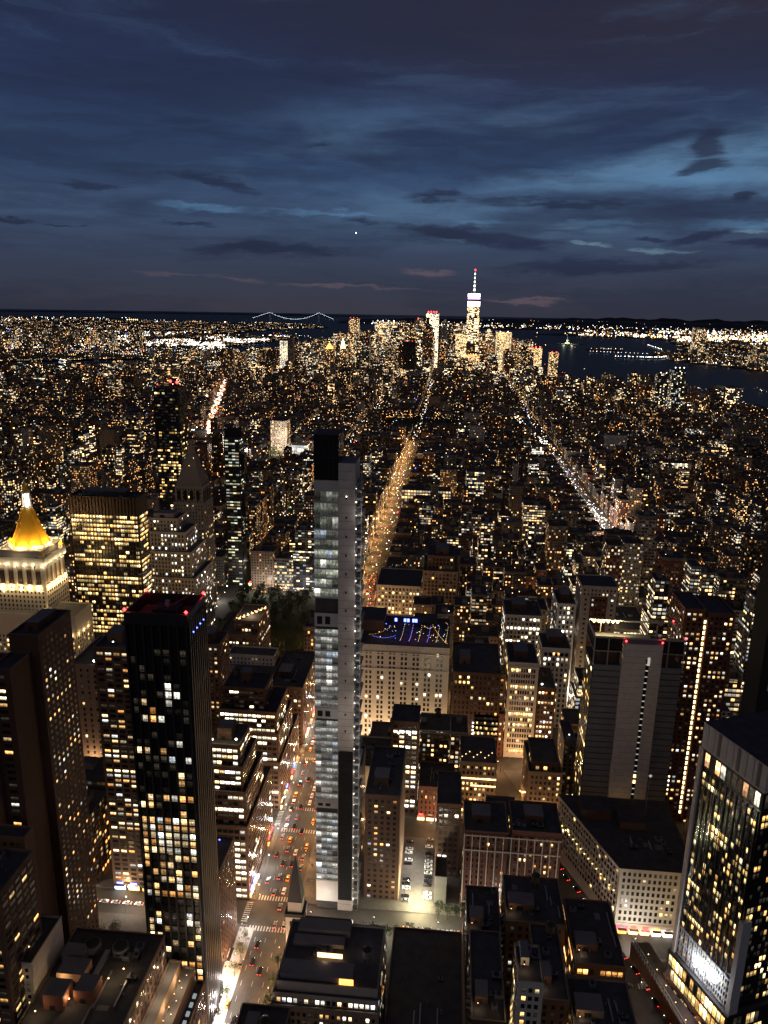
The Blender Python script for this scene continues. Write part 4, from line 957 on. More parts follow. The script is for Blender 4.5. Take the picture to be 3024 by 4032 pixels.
for k in range(24): mb.prism(A4(1+k*1.4, 1.5+k*1.4, -.5, -.06), 27.2, 43, 'slab', bottom=True)
for k in range(5): mb.prism(A4(0, 34, -.4, -.05), 27.4+k*3.6, 28.6+k*3.6, 'slab', bottom=True)
t.part(mb, 'pale_screen')  # pale slats added over the dark glass to catch the flood wash
for k, u in enumerate((20, 16.5, 11, 8.2)):
    X, Y = ang(u, -1.3); mb = MB(); mb.bulb(X, Y, 33+k*1.0, 1.1 if k < 2 else 1.6, 'glow_cool'); t.part(mb, 'flood_lamp')
    plight('flood_light', *ang(u, -3.0), 34+k, 3200, (.92, .95, 1), .5, parent=t.root)
t.ztop = 149; t.finish(100)
t = Tower('terrace_building', 'low roof terrace with red umbrellas behind a glass screen at the bottom right', 104, 128, 290, 332, 'building')
P = [(103, 336), (114, 296), (118, 282), (127, 286), (114, 330), (112, 337)]
t.poly(P, 0, 9, 'brick_dark', win=None)
mb = MB(); pts = [(103, 336), (112.5, 300), (117, 282)]
for a, b in zip(pts, pts[1:]):
    n = 16
    for i in range(n):
        f = i/n; mb.bar((a[0]+(b[0]-a[0])*f, a[1]+(b[1]-a[1])*f, 9), (a[0]+(b[0]-a[0])*f, a[1]+(b[1]-a[1])*f, 13.5), .12, 'steel')
    mb.bar((*a, 13.5), (*b, 13.5), .15, 'steel'); mb.bar((*a, 11), (*b, 11), .1, 'steel')
t.part(mb, 'glass_screen')
for k in range(5): t.lamp(109+k*2.0, 326-k*9, 12, .35, 'glow_warm')
plight('terrace_light', 113, 312, 14, 900, (1, .62, .4), .5, parent=t.root); plight('terrace_light', 118, 294, 14, 900, (1, .5, .4), .5, parent=t.root); t.finish(10)
TERR = t

# ------------------------------------------------------------------ bottom centre
t = Tower('office_block', 'flat roofed stone block with a bright top floor at the bottom centre', -66, -20, 256, 294, 'office building')
W = W_(2.5, 3.9, .5, .5, .26, cols=WARMC, bright=.5, strip=.6, base=3)
t.box(-66, -20, 256, 295, 0, 36, 'brick_tan', win=W); t.box(-65, -20.5, 258, 294.5, 36.01, 40.5, 'limestone', win=W_(2.4, 4, .66, .55, .8, cols=COOLC, bright=.6, head=.5, strip=0)); t.box(-64, -21, 260, 294, 40.51, 44.5, 'limestone', win=None)
mb = MB(); mb.quadbox(-63, -32, 262, 270, 44.51, 47.4, 'roof_light', 'roof_light'); t.part(mb, 'roof_bulkhead'); mb = MB(); mb.quadbox(-61, -38, 280, 285, 44.51, 46.6, 'roof_light'); t.part(mb, 'roof_bulkhead'); mb = MB(); mb.quadbox(-60, -36, 286.5, 293, 44.51, 48, 'roof_light'); t.part(mb, 'roof_bulkhead')
mb = MB(); mb.quadbox(-37.5, -31.5, 261.2, 261.9, 44.6, 47.2, 'glow_amber', bottom=True); t.part(mb, 'lit_doorway'); mb = MB(); mb.quadbox(-49, -38, 274.5, 275, 44.8, 46.8, 'glow_warm', bottom=True); t.part(mb, 'lit_doorway')
t.lamp(-28, 279, 47.5, .8); t.tank(-27, 274, 44.5, 'steel'); t.units(-62, -40, 271, 280, 44.5, 5); plight('roof_light', -45, 271, 48, 350, (1, .62, .34), .4, parent=t.root); t.finish(100)
t = Tower('tank_roof_building', 'dark low roof with a round water tank at the bottom edge by the avenue', -76, -56, 222, 248, 'building')
t.box(-76, -56, 222, 250, 0, 42, 'brick_dark', win=W_(3, 4, .5, .5, .2)); t.tank(-64, 238, 42, 'wood'); t.bulk(-72, -67, 236, 244, 42, 4, 'brick_dark'); t.finish(20)
t = Tower('low_building', 'low dark blank roof in front of the lit side street', -18, 16, 240, 322, 'building')
t.box(-18.5, 16, 240, 326, 0, 15, 'brick_dark', top='roof', win=W_(4, 4, .4, .5, .05)); mb = MB(); mb.quadbox(16.1, 16.8, 240, 326, 0, 22, 'brick_tan'); t.part(mb, 'party_wall'); t.units(-12, 12, 250, 300, 15, 5); t.finish(20)
for nm, lab, a, b, c, d, h, mt_, ww in (
    ('walk_up_building', 'dark walk-up with a few white windows right of the low blank roof', 17, 33, 298, 330, 40, 'brick_dark', W_(3.6, 3.6, .36, .45, .10, cols=COOLC, bright=.9)),
    ('walk_up_building', 'brown flat topped building with a pale side edge before the chamfered corner building', 35, 62, 300, 330, 48, 'brick_brown', W_(3.4, 3.8, .4, .5, .05)),
    ('walk_up_building', 'small block with three orange lit floors beside Broadway at the bottom', 64, 86, 283, 322, 44, 'brick_brown', W_(2.4, 4.2, .8, .6, .75, cols=[((1, .42, .10), .8), ((1, .6, .25), .2)], bright=.5)),
    ('walk_up_building', 'narrow pale building with an orange lit row at the bottom edge', 32, 41, 226, 243, 90, 'pale_stone', W_(2.6, 3.6, .6, .5, .4, cols=GOLDC, bright=.45)),
    ('walk_up_building', 'low tan building with orange windows cut by the bottom edge right of centre', 56, 80, 236, 262, 58, 'brick_tan', W_(2.6, 3.8, .6, .5, .5, cols=GOLDC, bright=.5)),
    ('walk_up_building', 'dark brick building with two white windows cut by the bottom edge', 17, 30, 236, 280, 60, 'brick_dark', W_(3.4, 3.6, .4, .5, .08, cols=COOLC, bright=.6)),
    ('walk_up_building', 'dark roof cluster behind the narrow pale building at the bottom', 43, 55, 246, 284, 62, 'brick_dark', W_(3.4, 3.6, .4, .5, .12))):
    t = Tower(nm, lab, a, b, c, d, 'building'); t.box(a, b, c, d, 0, h, mt_, win=ww); t.units(a, b, c+2, d, h, 4); t.bulk(a+1.5, a+(b-a)*.5, c+8, c+16, h, 3.5, mt_)
    t.lamp(a+2.5, c+6, h+2.4, .22, 'glow_warm'); plight('roof_light', a+2.5, c+5, h+2.6, 160, (1, .7, .4), .3, parent=t.root)  # lamps and lights added for warm spill on the bare roofs
    if 'roof cluster' in lab or 'flat topped' in lab: t.tank((a+b)/2+2, d-6, h)
    t.finish(60)
t = Tower('twin_hotel', 'broad red brick twin hotel with dark roofs above the bottom roofs', 16, 67, 354, 378, 'hotel')
W = W_(2.6, 3.5, .42, .55, .10, cols=GOLDC, bright=.5, head=1.5)
t.box(16, 39, 354, 380, 0, 54, 'brick_red', win=W); t.box(41, 67, 354, 380, 0, 56, 'brick_red', win=W)
mb = MB()
for k in range(13):
    X = 16+k*4.1
    if X < 66: mb.quadbox(X, X+.5, 353.6, 354, 0, 53, 'pale_stone', bottom=True)
for z_ in (10, 43, 52): mb.quadbox(16, 67, 353.4, 353.6, z_, z_+.7, 'pale_stone', bottom=True)
t.part(mb, 'stone_trim'); t.bulk(20, 30, 362, 372, 54, 5, 'brick_dark'); t.bulk(48, 58, 362, 372, 56, 5, 'brick_dark'); t.units(17, 66, 356, 362, 56, 5); t.finish(100)
t = Tower('brick_tower', 'dark apartment slab between the slender tower and the parking lot', -38, -19, 362, 405, 'apartment block')
t.box(-38, -19, 362, 410, 0, 66, 'brick_dark', win=W_(3.2, 3.4, .5, .45, .13, cols=WARMC, bright=.4)); t.units(-37, -20, 366, 405, 66, 5); t.bulk(-34, -26, 372, 382, 66, 5, 'brick_dark'); mb = MB(); mb.quadbox(-18.9, -18.5, 362, 410, 0, 66.5, 'brick_tan'); t.part(mb, 'party_wall'); t.finish(80)  # tan side sheet: the light on this wall put into its colour
t = Tower('dark_block', 'dark block with one white lit floor right of the parking lot', 1, 15, 384, 412, 'building')
t.box(1, 15, 384, 416, 0, 48, 'brick_dark', win=W_(3, 4, .66, .5, .04, zones=((40, 45, .9),), cols=COOLC, bright=.9)); t.finish(40)
t = Tower('street_wall', 'plain grey blank wall standing beside the parking lot', 1, 9, 362, 376, 'wall')
t.box(1.5, 8, 362, 378, 0, 17, 'roof_light', win=None); t.finish(0)
t = Tower('brick_tower', 'narrow black tower with two white lamps before the pale grid building', -30, -12, 440, 462, 'building')
t.box(-30, -12, 440, 462, 0, 66, 'brick_dark', win=W_(4, 3.6, .7, .55, .22, cols=COOLC, bright=.8, strip=1)); t.lamp(-25, 439.2, 59, .8, 'glow_white', 'wall_lamp'); t.lamp(-18, 439.2, 58.5, .8, 'glow_white', 'wall_lamp'); t.finish(60)
t = Tower('walk_up_building', 'small building with glowing orange window bays beside the slender tower', -50, -26, 434, 438, 'building')
t.box(-54, -31, 434, 470, 0, 36, 'pale_stone', win=W_(4, 4, .5, .6, .45, cols=GOLDC, bright=.5)); t.units(-52, -34, 440, 465, 36, 4); plight('facade_light', -40, 428, 26, 1500, (1, .7, .4), .6, parent=t.root); t.finish(40)
t = Tower('brick_walk_up', 'red brick row with lit shopfronts beyond the parking lot', -12, 12, 434, 438, 'building')
t.box(-11, 12, 434, 462, 0, 24, 'brick_red', win=W_(2.6, 3.8, .4, .55, .2, cols=GOLDC)); plight('facade_light', 0, 428, 8, 1500, (1, .55, .3), .5, parent=t.root); t.units(-10, 10, 438, 460, 24, 4); t.finish(60)
t = Tower('loft_building', 'small loft with gold lit cornice bands right of the black tower', 15, 40, 434, 460, 'building')
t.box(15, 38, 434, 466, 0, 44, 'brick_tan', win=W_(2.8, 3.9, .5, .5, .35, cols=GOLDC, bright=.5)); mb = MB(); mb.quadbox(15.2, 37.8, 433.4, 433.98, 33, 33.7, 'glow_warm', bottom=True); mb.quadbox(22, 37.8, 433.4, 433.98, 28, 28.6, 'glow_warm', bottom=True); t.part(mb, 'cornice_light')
for k in range(9): t.lamp(16+k*2.4, 438+(k % 3)*3, 46, .4, 'glow_warm')
plight('facade_light', 27, 428, 14, 2400, (1, .62, .32), .6, parent=t.root); t.finish(60)
t = Tower('corner_building', 'tan building with lit attic dormers at the Broadway corner left of the concrete cored hotel', 58, 78, 434, 470, 'building')
t.box(58, 79, 434, 470, 0, 40, 'brick_tan', win=W_(2.7, 3.9, .5, .5, .2, cols=GOLDC, bright=.5)); t.box(60, 77, 437, 466, 40.01, 45, 'brick_dark', win=W_(5, 4, .4, .6, .7, cols=GOLDC)); plight('facade_light', 68, 428, 10, 2000, (1, .7, .4), .6, parent=t.root); t.finish(50)

# ------------------------------------------------------------------ bottom left
t = Tower('rooftop_building', 'dark flat roof with floodlit bulkheads and ducts at the bottom left', -152, -113, 206, 263, 'building')
t.box(-152, -113, 206, 263, 0, 60, 'brick_dark', win=W_(3.4, 4, .5, .5, .1))
t.bulk(-146, -138, 224, 232, 60, 7, 'brick_red'); t.bulk(-136, -128, 228, 236, 60, 6, 'brick_red'); t.bulk(-147, -136, 236, 244, 60, 5, 'brick_tan'); t.bulk(-150, -141, 246, 252, 60, 4, 'roof_light')
for (X, Y, r_) in ((-140, 253, 3.4), (-128, 253, 3.4)): mb = MB(); mb.cyl(X, Y, 60.01, 63.5, r_, 'roof_light', 16); mb.cyl(X, Y, 63.5, 64, r_*.8, 'dark_metal', 16); t.part(mb, 'cooling_tower')
mb = MB(); mb.quadbox(-142, -140, 232, 250, 60.5, 62, 'steel'); mb.quadbox(-134, -132, 236, 252, 60.5, 62, 'steel'); t.part(mb, 'duct')
for X, Y, e in ((-144, 234, 900), (-137, 226.5, 900), (-126, 237, 800), (-147, 220, 800), (-122, 242, 600)): t.lamp(X, Y, 63.5, .35, 'glow_warm'); plight('roof_flood', X, Y, 63.8, e, (1, .68, .34), .4, parent=t.root)
t.units(-132, -116, 215, 260, 60, 6); t.finish(20)
t = Tower('terrace_building', 'stepped terraces with string lights left of the avenue at the bottom', -112.8, -99, 222, 271, 'building')
t.box(-112.8, -108, 222, 266, 0, 44, 'brick_tan', top='roof_light'); t.box(-107.9, -103, 222, 269, 0, 38, 'brick_tan', top='roof_light'); t.box(-102.9, -99, 222, 270, 0, 30, 'brick_dark', win=W_(2.6, 4, .7, .6, .3, cols=GOLDC))
for k in range(12): t.lamp(-106.5+(k % 2)*2, 228+k*3.2, 40.4, .28, 'glow_warm'); 
for k in range(9): mb = MB(); mb.quadbox(-101.8, -100.4, 226+k*4.4, 228+k*4.4, 30.2, 31.0, 'glow_dimcool', bottom=True); t.part(mb, 'skylight')
for k in range(3): plight('terrace_light', -105.5, 232+k*13, 43, 1500, (1, .72, .45), .4, parent=t.root); plight('terrace_light', -110, 232+k*13, 49, 1400, (1, .72, .45), .4, parent=t.root)
t.finish(30)
t = Tower('pale_wall_building', 'pale plastered block with a windowed edge at the far bottom left', -166, -153, 232, 254, 'building')
t.box(-166, -153, 230, 254, 0, 74, 'concrete', win=W_(2.4, 3.2, .6, .5, .03), faces='F'); t.lamp(-160, 231, 76.5, .5, 'glow_warm'); t.lamp(-157, 236, 76.5, .4, 'glow_warm'); t.finish(30)

# ------------------------------------------------------------------ church on the avenue corner
t = Tower('church', 'small white church with a dark needle spire beside the avenue', -74, -40, 316, 334, 'church')
t.box(-72.5, -63.5, 316, 325, 0, 26, 'pale_stone', name='bell_tower', win=W_(3, 6, .4, .5, 0))
mb = MB(); mb.prism([(-73, 315.5), (-63, 315.5), (-63, 325.5), (-73, 325.5)], 26.01, 28, 'dark_metal'); mb.prism([(-71.5, 317), (-64.5, 317), (-64.5, 324), (-71.5, 324)], 28, 34, 'pale_stone'); mb.prism([(-71.8, 316.7), (-64.2, 316.7), (-64.2, 324.3), (-71.8, 324.3)], 34, 59, 'dark_metal', P2=[(-68.1, 320.4), (-67.9, 320.4), (-67.9, 320.6), (-68.1, 320.6)]); t.part(mb, 'spire')
mb = MB(); mb.quadbox(-63.4, -40, 314, 330, 0, 14, 'pale_stone'); 
for s_ in (0, 1):
    mb.face([(-63.4, 314 if s_ == 0 else 330, 14), (-40, 314 if s_ == 0 else 330, 14), (-40, 322, 22), (-63.4, 322, 22)], 'dark_metal')
mb.face([(-63.4, 314, 14), (-63.4, 330, 14), (-63.4, 322, 22)], 'pale_stone'); mb.face([(-40, 314, 14), (-40, 330, 14), (-40, 322, 22)], 'pale_stone'); t.part(mb, 'nave')
plight('church_light', -68, 311, 6, 900, (1, .92, .78), .5, parent=t.root); t.finish(0)

# ------------------------------------------------------------------ projection used only to decide which buildings are big enough to stand alone and how to describe them
CYAW, SYAW, CP, SP, CRo, SRo = cos(YAW), sin(YAW), cos(PITCH), sin(PITCH), cos(ROLL), sin(ROLL)
def proj(x, y, z):
    z = z-EYE-0; xr = CYAW*x+SYAW*y; yf = -SYAW*x+CYAW*y; d = CP*yf-SP*z; up = SP*yf+CP*z
    if d < 5: return None
    a, b = 770.63*xr/d, 770.63*up/d
    return 384+a*CRo+b*SRo, 512-(-a*SRo+b*CRo)
# ------------------------------------------------------------------ the rest of Manhattan, lot by lot
R2 = random.Random(21); LOTS = []
def clash(x0, x1, y0, y1, pad=.6):
    for a, b, c, d in FOOT:
        if x1 > a-pad and x0 < b+pad and y1 > c-pad and y0 < d+pad: return True
    return False
EXTRA = [(-18.5, 3, 350, 426), (-205, -150, 225, 347), (103, 160, 270, 345), (-18, 86, 290, 332), (-50, 10, 326, 336), (-206, -105, 200, 262), (-352, -258, 506, 580), (-144, -106, 430, 500)]
FOOT += EXTRA
FOOT += [(-205, -165, 255, 318), (-126, -106, 354, 412), (-128, -106, 514, 576), (-240, -207, 434, 480), (26, 48, 514, 540), (-54, -31, 434, 470), (-11, 38, 434, 466), (112, 182, 642, 700), (-74, 14, 514, 572), (-74, 2, 600, 660), (9, 44, 514, 566)]
PATHS = [[(-560, 1700), (-664, 2086), (-785, 2549), (-991, 3367), (-1060, 3600)], [(243, 1760), (222, 2000), (200, 2400)], [(-560, 700), (-760, 1500)]]
def near_path(x, y, d):
    for P in PATHS:
        for (ax, ay), (bx, by) in zip(P, P[1:]):
            if ay <= y <= by and abs(ax+(bx-ax)*(y-ay)/(by-ay)-x) < d: return True
    return False
def height(x, y, r):
    q = r.random()
    if y < 850:
        if -240 < x < 160: return r.uniform(22, 46) if q < .8 else r.uniform(46, 64)
        if x >= 160: return r.uniform(28, 62) if q < .72 else r.uniform(70, 125)
        return r.uniform(28, 60) if q < .75 else r.uniform(65, 120)
    if y < 1560:
        if x > 180: return r.uniform(14, 34) if q < .88 else r.uniform(40, 66)
        if x < -400: return r.uniform(18, 46) if q < .85 else r.uniform(55, 105)
        return r.uniform(22, 50) if q < .9 else r.uniform(55, 85)
    if y < 2500:
        if x < -1000: return r.uniform(14, 24) if q < .85 else r.uniform(40, 60)
        return r.uniform(12, 26) if q < .92 else r.uniform(36, 58)
    if y < 3350:
        if x > 250: return r.uniform(18, 40) if q < .85 else r.uniform(45, 85)
        return r.uniform(15, 34) if q < .9 else r.uniform(40, 80)
    f = max(0, 1-abs(x+150)/900)
    if y < 3950 or (30 < x < 180 and y < 4450): return (r.uniform(18, 44) if q < .85 else r.uniform(50, 95))*(.5+.5*f)
    return (r.uniform(30, 90) if q < .6 else r.uniform(130, 250))*(.35+.65*f)
WALLS = [('brown brick', (.11, .055, .035)), ('dark brick', (.06, .035, .025)), ('red brick', (.16, .055, .035)), ('tan', (.24, .165, .11)), ('grey', (.13, .12, .11)), ('pale stone', (.36, .31, .25)), ('dark glass', (.02, .02, .025)), ('white', (.45, .43, .40))]
def style(h, x, y, r):
    off = (h > 35 and r.random() < .35) or (y > 3300 and r.random() < .6)
    k = r.choices(range(8), (5, 6, 3, 4, 4, 1.6, 1+3*off, .5))[0]; nm, c = WALLS[k]; j = r.uniform(.75, 1.2); c = tuple(v*j for v in c)
    lit = r.choice((.04, .08, .12, .18, .26, .36)) if not off else r.choice((.10, .26, .45, .65))
    if y > 3300: lit = min(.55, lit*r.choice((.5, .9, 1.9, 2.4))); 
    lit *= 1.05 if y < 1300 else .55 if y < 3300 else .62
    far = 1 if y < 1300 else 1.05 if y < 2600 else 1.3
    cw = r.uniform(2.4, 3.4)*far*(1.15 if off else 1); fh = r.uniform(3.1, 3.7)*(1 if y < 2600 else 1.25)
    fu = r.uniform(.42, .6) if not off else r.uniform(.7, .9); fv = r.uniform(.45, .62)
    br = r.uniform(1.1, 3.0)*(1 if y < 1300 else 1.5 if y < 2600 else 2.0)
    return nm, c, off, ((r.random()*900, lit, br), (cw, fh, fu), (fv, r.uniform(.38, .72) if not off else r.uniform(.18, .5), .8 if off else .2), c)
for n in range(32, -36, -1):
    y0b, y1b = YS(n)+9, YS(n-1)-9
    if n == 24: y1b = YS(23)-15
    if y0b > 5300: break
    for i in range(-1, len(avx)):
        a = avx[i]+16 if i >= 0 else -2400; b = avx[i+1]-16 if i+1 < len(avx) else 1900
        if i < 0: rngs = [(-2400+k*260, -2400+k*260+242) for k in range(4)]
        elif b-a > 400: rngs = [(a, (a+b)/2-8), ((a+b)/2+8, b)]
        else: rngs = [(a, b)]
        for a, b in rngs:
            if y0b < 340 and not (a > 330 or b < -330): continue
            for row in (0, 1):
                ya, yb = (y0b+.5, (y0b+y1b)/2-1.5) if row == 0 else ((y0b+y1b)/2+1.5, y1b-.5)
                x = a+.5
                while x < b-7:
                    wd = R2.choice((8, 12, 15, 18, 22, 28)) if y0b < 1600 else R2.choice((16, 22, 28, 36, 46)) if y0b < 3300 else R2.choice((26, 34, 44, 54))
                    x1 = min(b-.5, x+wd)
                    if b-x1 < 8: x1 = b-.5
                    cx, cy = (x+x1)/2, (ya+yb)/2
                    gap = .35; ya2 = ya; yb2 = yb-(R2.uniform(0, 7) if row == 0 else 0)+0; 
                    if row == 1: ya2 = ya+R2.uniform(0, 7)
                    ok = inview(cx, cy, 90) and inside(P_MANH, cx, cy) and not in_park(x, x1, ya, yb, 2) and not clash(x, x1, ya2, yb2)
                    if ok and cy < 860 and abs(cx-bway(cy)) < (x1-x)/2+13: ok = False
                    if ok and y0b > 1600:
                        if R2.random() < .05: ok = False
                    if ok and cy > 3500 and (x1 > 470 or (x1 > 330 and R2.random() < .5)): ok = False
                    if ok and near_path(cx, cy, (x1-x)/2+13): ok = False
                    if ok:
                        hh = height(cx, cy, R2)
                        if -72 < x < -52 and 840 < cy < 2100: hh = min(hh, 26)
                        if 190 < x1 < 234 and 940 < cy < 1760: hh = min(hh, 17)
                        LOTS.append([x+gap/2, x1-gap/2, ya2, yb2, hh])
                    x = x1
def hull(P):
    P = sorted(set(P)); 
    def half(Q):
        o = []
        for p in Q:
            while len(o) > 1 and (o[-1][0]-o[-2][0])*(p[1]-o[-2][1])-(o[-1][1]-o[-2][1])*(p[0]-o[-2][0]) <= 0: o.pop()
            o.append(p)
        return o[:-1]
    return half(P)+half(P[::-1])
SX, SY = 384, 512
ID = np.full((SY, SX), -1, int)
def raster(x0, x1, y0, y1, z0, z1, idn):
    P = [proj(a, b, c) for a in (x0, x1) for b in (y0, y1) for c in (z0, z1)]
    if any(p is None for p in P): return
    P = hull([(p[0]/2, p[1]/2) for p in P])
    xa, xb = max(0, int(min(p[0] for p in P))), min(SX-1, int(max(p[0] for p in P))+1); ya, yb = max(0, int(min(p[1] for p in P))), min(SY-1, int(max(p[1] for p in P))+1)
    if xa > xb or ya > yb: return
    gx, gy = np.meshgrid(np.arange(xa, xb+1)+.5, np.arange(ya, yb+1)+.5); m = np.ones(gx.shape, bool)
    for i in range(len(P)):
        a, b = P[i], P[(i+1) % len(P)]; m &= ((b[0]-a[0])*(gy-a[1])-(b[1]-a[1])*(gx-a[0])) >= -.2
    ID[ya:yb+1, xa:xb+1][m] = idn
order = [(y0, 'l', i) for i, (x0, x1, y0, y1, h) in enumerate(LOTS) if y0 < 2700]+[(h.bb[2], 'h', i) for i, h in enumerate(HEROES)]
for y0_, k, i in sorted(order, reverse=True):
    if k == 'l': x0, x1, y0, y1, h = LOTS[i]; raster(x0, x1, y0, y1, 0, h, i)
    else: x0, x1, y0, y1 = HEROES[i].bb; raster(x0, x1, y0, y1, 0, HEROES[i].ztop, 100000+i)
ids, cnt = np.unique(ID, return_counts=True); seen = dict(zip(ids.tolist(), cnt.tolist()))
NIND = 300-len(HEROES)
top = sorted([i for i in range(len(LOTS)) if seen.get(i, 0) >= 3], key=lambda i: -seen[i])[:NIND]
topset = set(top); 
# names used to describe where a building stands
MARKS = [(h, s_) for h in HEROES for (k, s_) in (('very slender unfin', 'the slender tower'), ('dark ribbed', 'the ribbed tower'), ('floodlit limestone tower', 'the gold pyramid tower'), ('boxy bronze', 'the bronze tower'),
    ('dim limestone clock', 'the clock tower'), ('thin pale glass', 'the thin glass tower'), ('tall black glass tower with two', 'the black beacon tower'), ('wide pale stone building with a coloured', 'the party roof building'),
    ('boxy dark hotel', 'the concrete hotel'), ('low wide stone building with glowing', 'the arcade building'), ('narrow pale terracotta', 'the terracotta loft'), ('angled dark glass', 'the angled glass hotel'), ('rust brick tower', 'the rust tower'),
    ('ornate', 'the stone banded tower'), ('brick tower with corner', 'the stone banded tower'), ('broad red brick twin', 'the red brick twin hotel'), ('slim white grid', 'the slim white loft'), ('long low building with a pale yellow', 'the yellow block'),
    ('tall dark brown slab', 'the brown slab tower'), ('wedge', 'the wedge building'), ('broad stepped', 'the broad stepped offices')) if h.root['label'].startswith(k)]
MP = []
for h, s_ in MARKS:
    x0, x1, y0, y1 = h.bb; p1 = proj((x0+x1)/2, y0, h.ztop*.75); MP.append((s_, p1, y0))
used = {}; 
def describe(i, nm, off, lit, h, kind):
    ys, xs = np.where(ID == i); px, py = xs.mean()*2, ys.mean()*2; y0 = LOTS[i][2]
    s_, q, yy = min(MP, key=lambda m: abs(m[1][0]-px)+.8*abs(m[1][1]-py))
    dx, dy = px-q[0], py-q[1]
    rel = ('just right of' if abs(dx) < 45 else 'well right of') if dx > abs(dy)*.7 else ('just left of' if abs(dx) < 45 else 'well left of') if dx < -abs(dy)*.7 else ('beyond' if y0 > yy else 'in front of')
    size = 'low' if h < 26 else 'mid-rise' if h < 46 else 'tall'
    ld = 'unlit' if lit < .05 else 'dimly lit' if lit < .1 else 'half lit' if lit < .25 else 'brightly lit'
    return (size, nm, ld, kind, rel, s_), abs(dx)+abs(dy)
NUMW = ['', 'second ', 'third ', 'fourth ', 'fifth ', 'sixth ', 'seventh ', 'eighth ', 'ninth ', 'tenth ', 'eleventh ', 'twelfth ']
descr = {}; STY = {}
for i in range(len(LOTS)): STY[i] = style(LOTS[i][4], LOTS[i][0], LOTS[i][2], R2)
KN = {}
for i in top:
    nm, c, off, at = STY[i]; h = LOTS[i][4]
    kind = 'office building' if off else 'apartment tower' if h > 62 else 'loft building' if LOTS[i][1]-LOTS[i][0] > 14 else 'walk-up building'
    KN[i] = kind; k, d = describe(i, nm, off, at[0][1], h, kind); descr.setdefault(k, []).append((d, i))
LABEL = {}
for k, v in descr.items():
    v.sort()
    for n_, (d, i) in enumerate(v):
        o_ = '' if len(v) == 1 else (', '+NUMW[min(n_, 11)]+'nearest')
        LABEL[i] = f"{k[0]} {k[1]} {k[3]}, {k[2]}, {k[4]} {k[5]}"+o_
def top_stuff(mb, x0, x1, y0, y1, h, r, near, at):
    """what stands on a roof: bulkhead, tank, units"""
    w_, d_ = x1-x0, y1-y0
    if w_ > 9 and d_ > 12:
        a = x0+r.uniform(.15, .45)*w_; b = y0+r.uniform(.2, .5)*d_
        mb.quadbox(a, a+min(9, w_*.35), b, b+min(8, d_*.3), h+.004, h+r.uniform(3, 5.5), 'brick_dark' if r.random() < .6 else 'parapet', 'roof')
for i in top:
    x0, x1, y0, y1, h = LOTS[i]; nm, c, off, at = STY[i]; kind = KN[i]; r = random.Random(i)
    cx = (x0+x1)/2; name = {'office building': 'office_building', 'apartment tower': 'apartment_tower', 'loft building': 'loft_building', 'walk-up building': 'walk_up_building'}[kind]
    root = empty(name, (cx, y0, 0), LABEL[i], 'building', 'buildings of the city blocks')
    mb = MB()
    if off and h > 40 and r.random() < .5:
        hs = h*r.uniform(.6, .8); mb.quadbox(x0, x1, y0, y1, 0, hs, 'facade', 'roof', at); mb.quadbox(x0+2, x1-2, y0+3, y1-3, hs+.004, h, 'facade', 'roof', at); rx0, rx1, ry0, ry1 = x0+2, x1-2, y0+3, y1-3
    else: mb.quadbox(x0, x1, y0, y1, 0, h, 'facade', 'roof', at); rx0, rx1, ry0, ry1 = x0, x1, y0, y1
    mb.build('wall', root, attrs=True)
    mb = MB(); e = .1; tt = .4; ph = r.uniform(.8, 1.6)
    for a, b, c2, d in ((rx0-e, rx1+e, ry0-e, ry0+tt), (rx0-e, rx1+e, ry1-tt, ry1+e), (rx0-e, rx0+tt, ry0+tt, ry1-tt), (rx1-tt, rx1+e, ry0+tt, ry1-tt)): mb.quadbox(a, b, c2, d, h+.004, h+ph, 'parapet', bottom=True)
    if r.random() < .5: mb.quadbox(rx0-.5, rx1+.5, ry0-.5, ry0-.1, h-1.2, h-.2, 'parapet', bottom=True)
    mb.build('parapet', root)
    if rx1-rx0 > 8:
        mb = MB(); a = rx0+r.uniform(.12, .5)*(rx1-rx0); b = ry0+r.uniform(.2, .6)*(ry1-ry0); mb.quadbox(a, a+min(7, (rx1-rx0)*.33), b, b+min(6, (ry1-ry0)*.28), h+.004, h+r.uniform(2.6, 4.6), r.choice(('brick_dark', 'brick_brown', 'parapet', 'roof_light')), 'roof_light')
        mb.build('roof_bulkhead', root)
    if r.random() < .4 and rx1-rx0 > 10:
        mb = MB(); X, Y = rx0+(rx1-rx0)*r.uniform(.2, .8), ry0+(ry1-ry0)*.82
        for a in range(4): mb.bar((X+1.4*cos(a*pi/2+.7), Y+1.4*sin(a*pi/2+.7), h), (X+1.3*cos(a*pi/2+.7), Y+1.3*sin(a*pi/2+.7), h+3.2), .13, 'dark_metal')
        mb.cyl(X, Y, h+3.1, h+6.6, 1.9, 'wood', 10); mb.cyl(X, Y, h+6.6, h+8, 2.1, 'dark_metal', 10, .1); mb.build('water_tank', root)
    if r.random() < .35:
        mb = MB(); mb.bulb(rx0+r.uniform(.1, .9)*(rx1-rx0), ry0+r.uniform(.05, .5)*(ry1-ry0), h+r.uniform(2, 3), r.uniform(.3, .7), r.choice(('glow_white', 'glow_warm', 'glow_cool', 'glow_warm'))); mb.build('roof_lamp', root)
mb = MB()
for i, (x0, x1, y0, y1, h) in enumerate(LOTS):
    if i in topset: continue
    nm, c, off, at = STY[i]; dz = drop(x0, y0); r = random.Random(i+5)
    mb.quadbox(x0, x1, y0, y1, -dz, h-dz, 'facade', 'roof', at)
    if y0 > 3300 and h > 90:
        k_ = r.uniform(.15, .25); mb.quadbox(x0+(x1-x0)*k_, x1-(x1-x0)*k_, y0+3, y1-3, h-dz, h*1.12-dz, 'facade', 'roof', at)
    top_stuff(mb, x0, x1, y0, y1, h-dz, r, False, at)
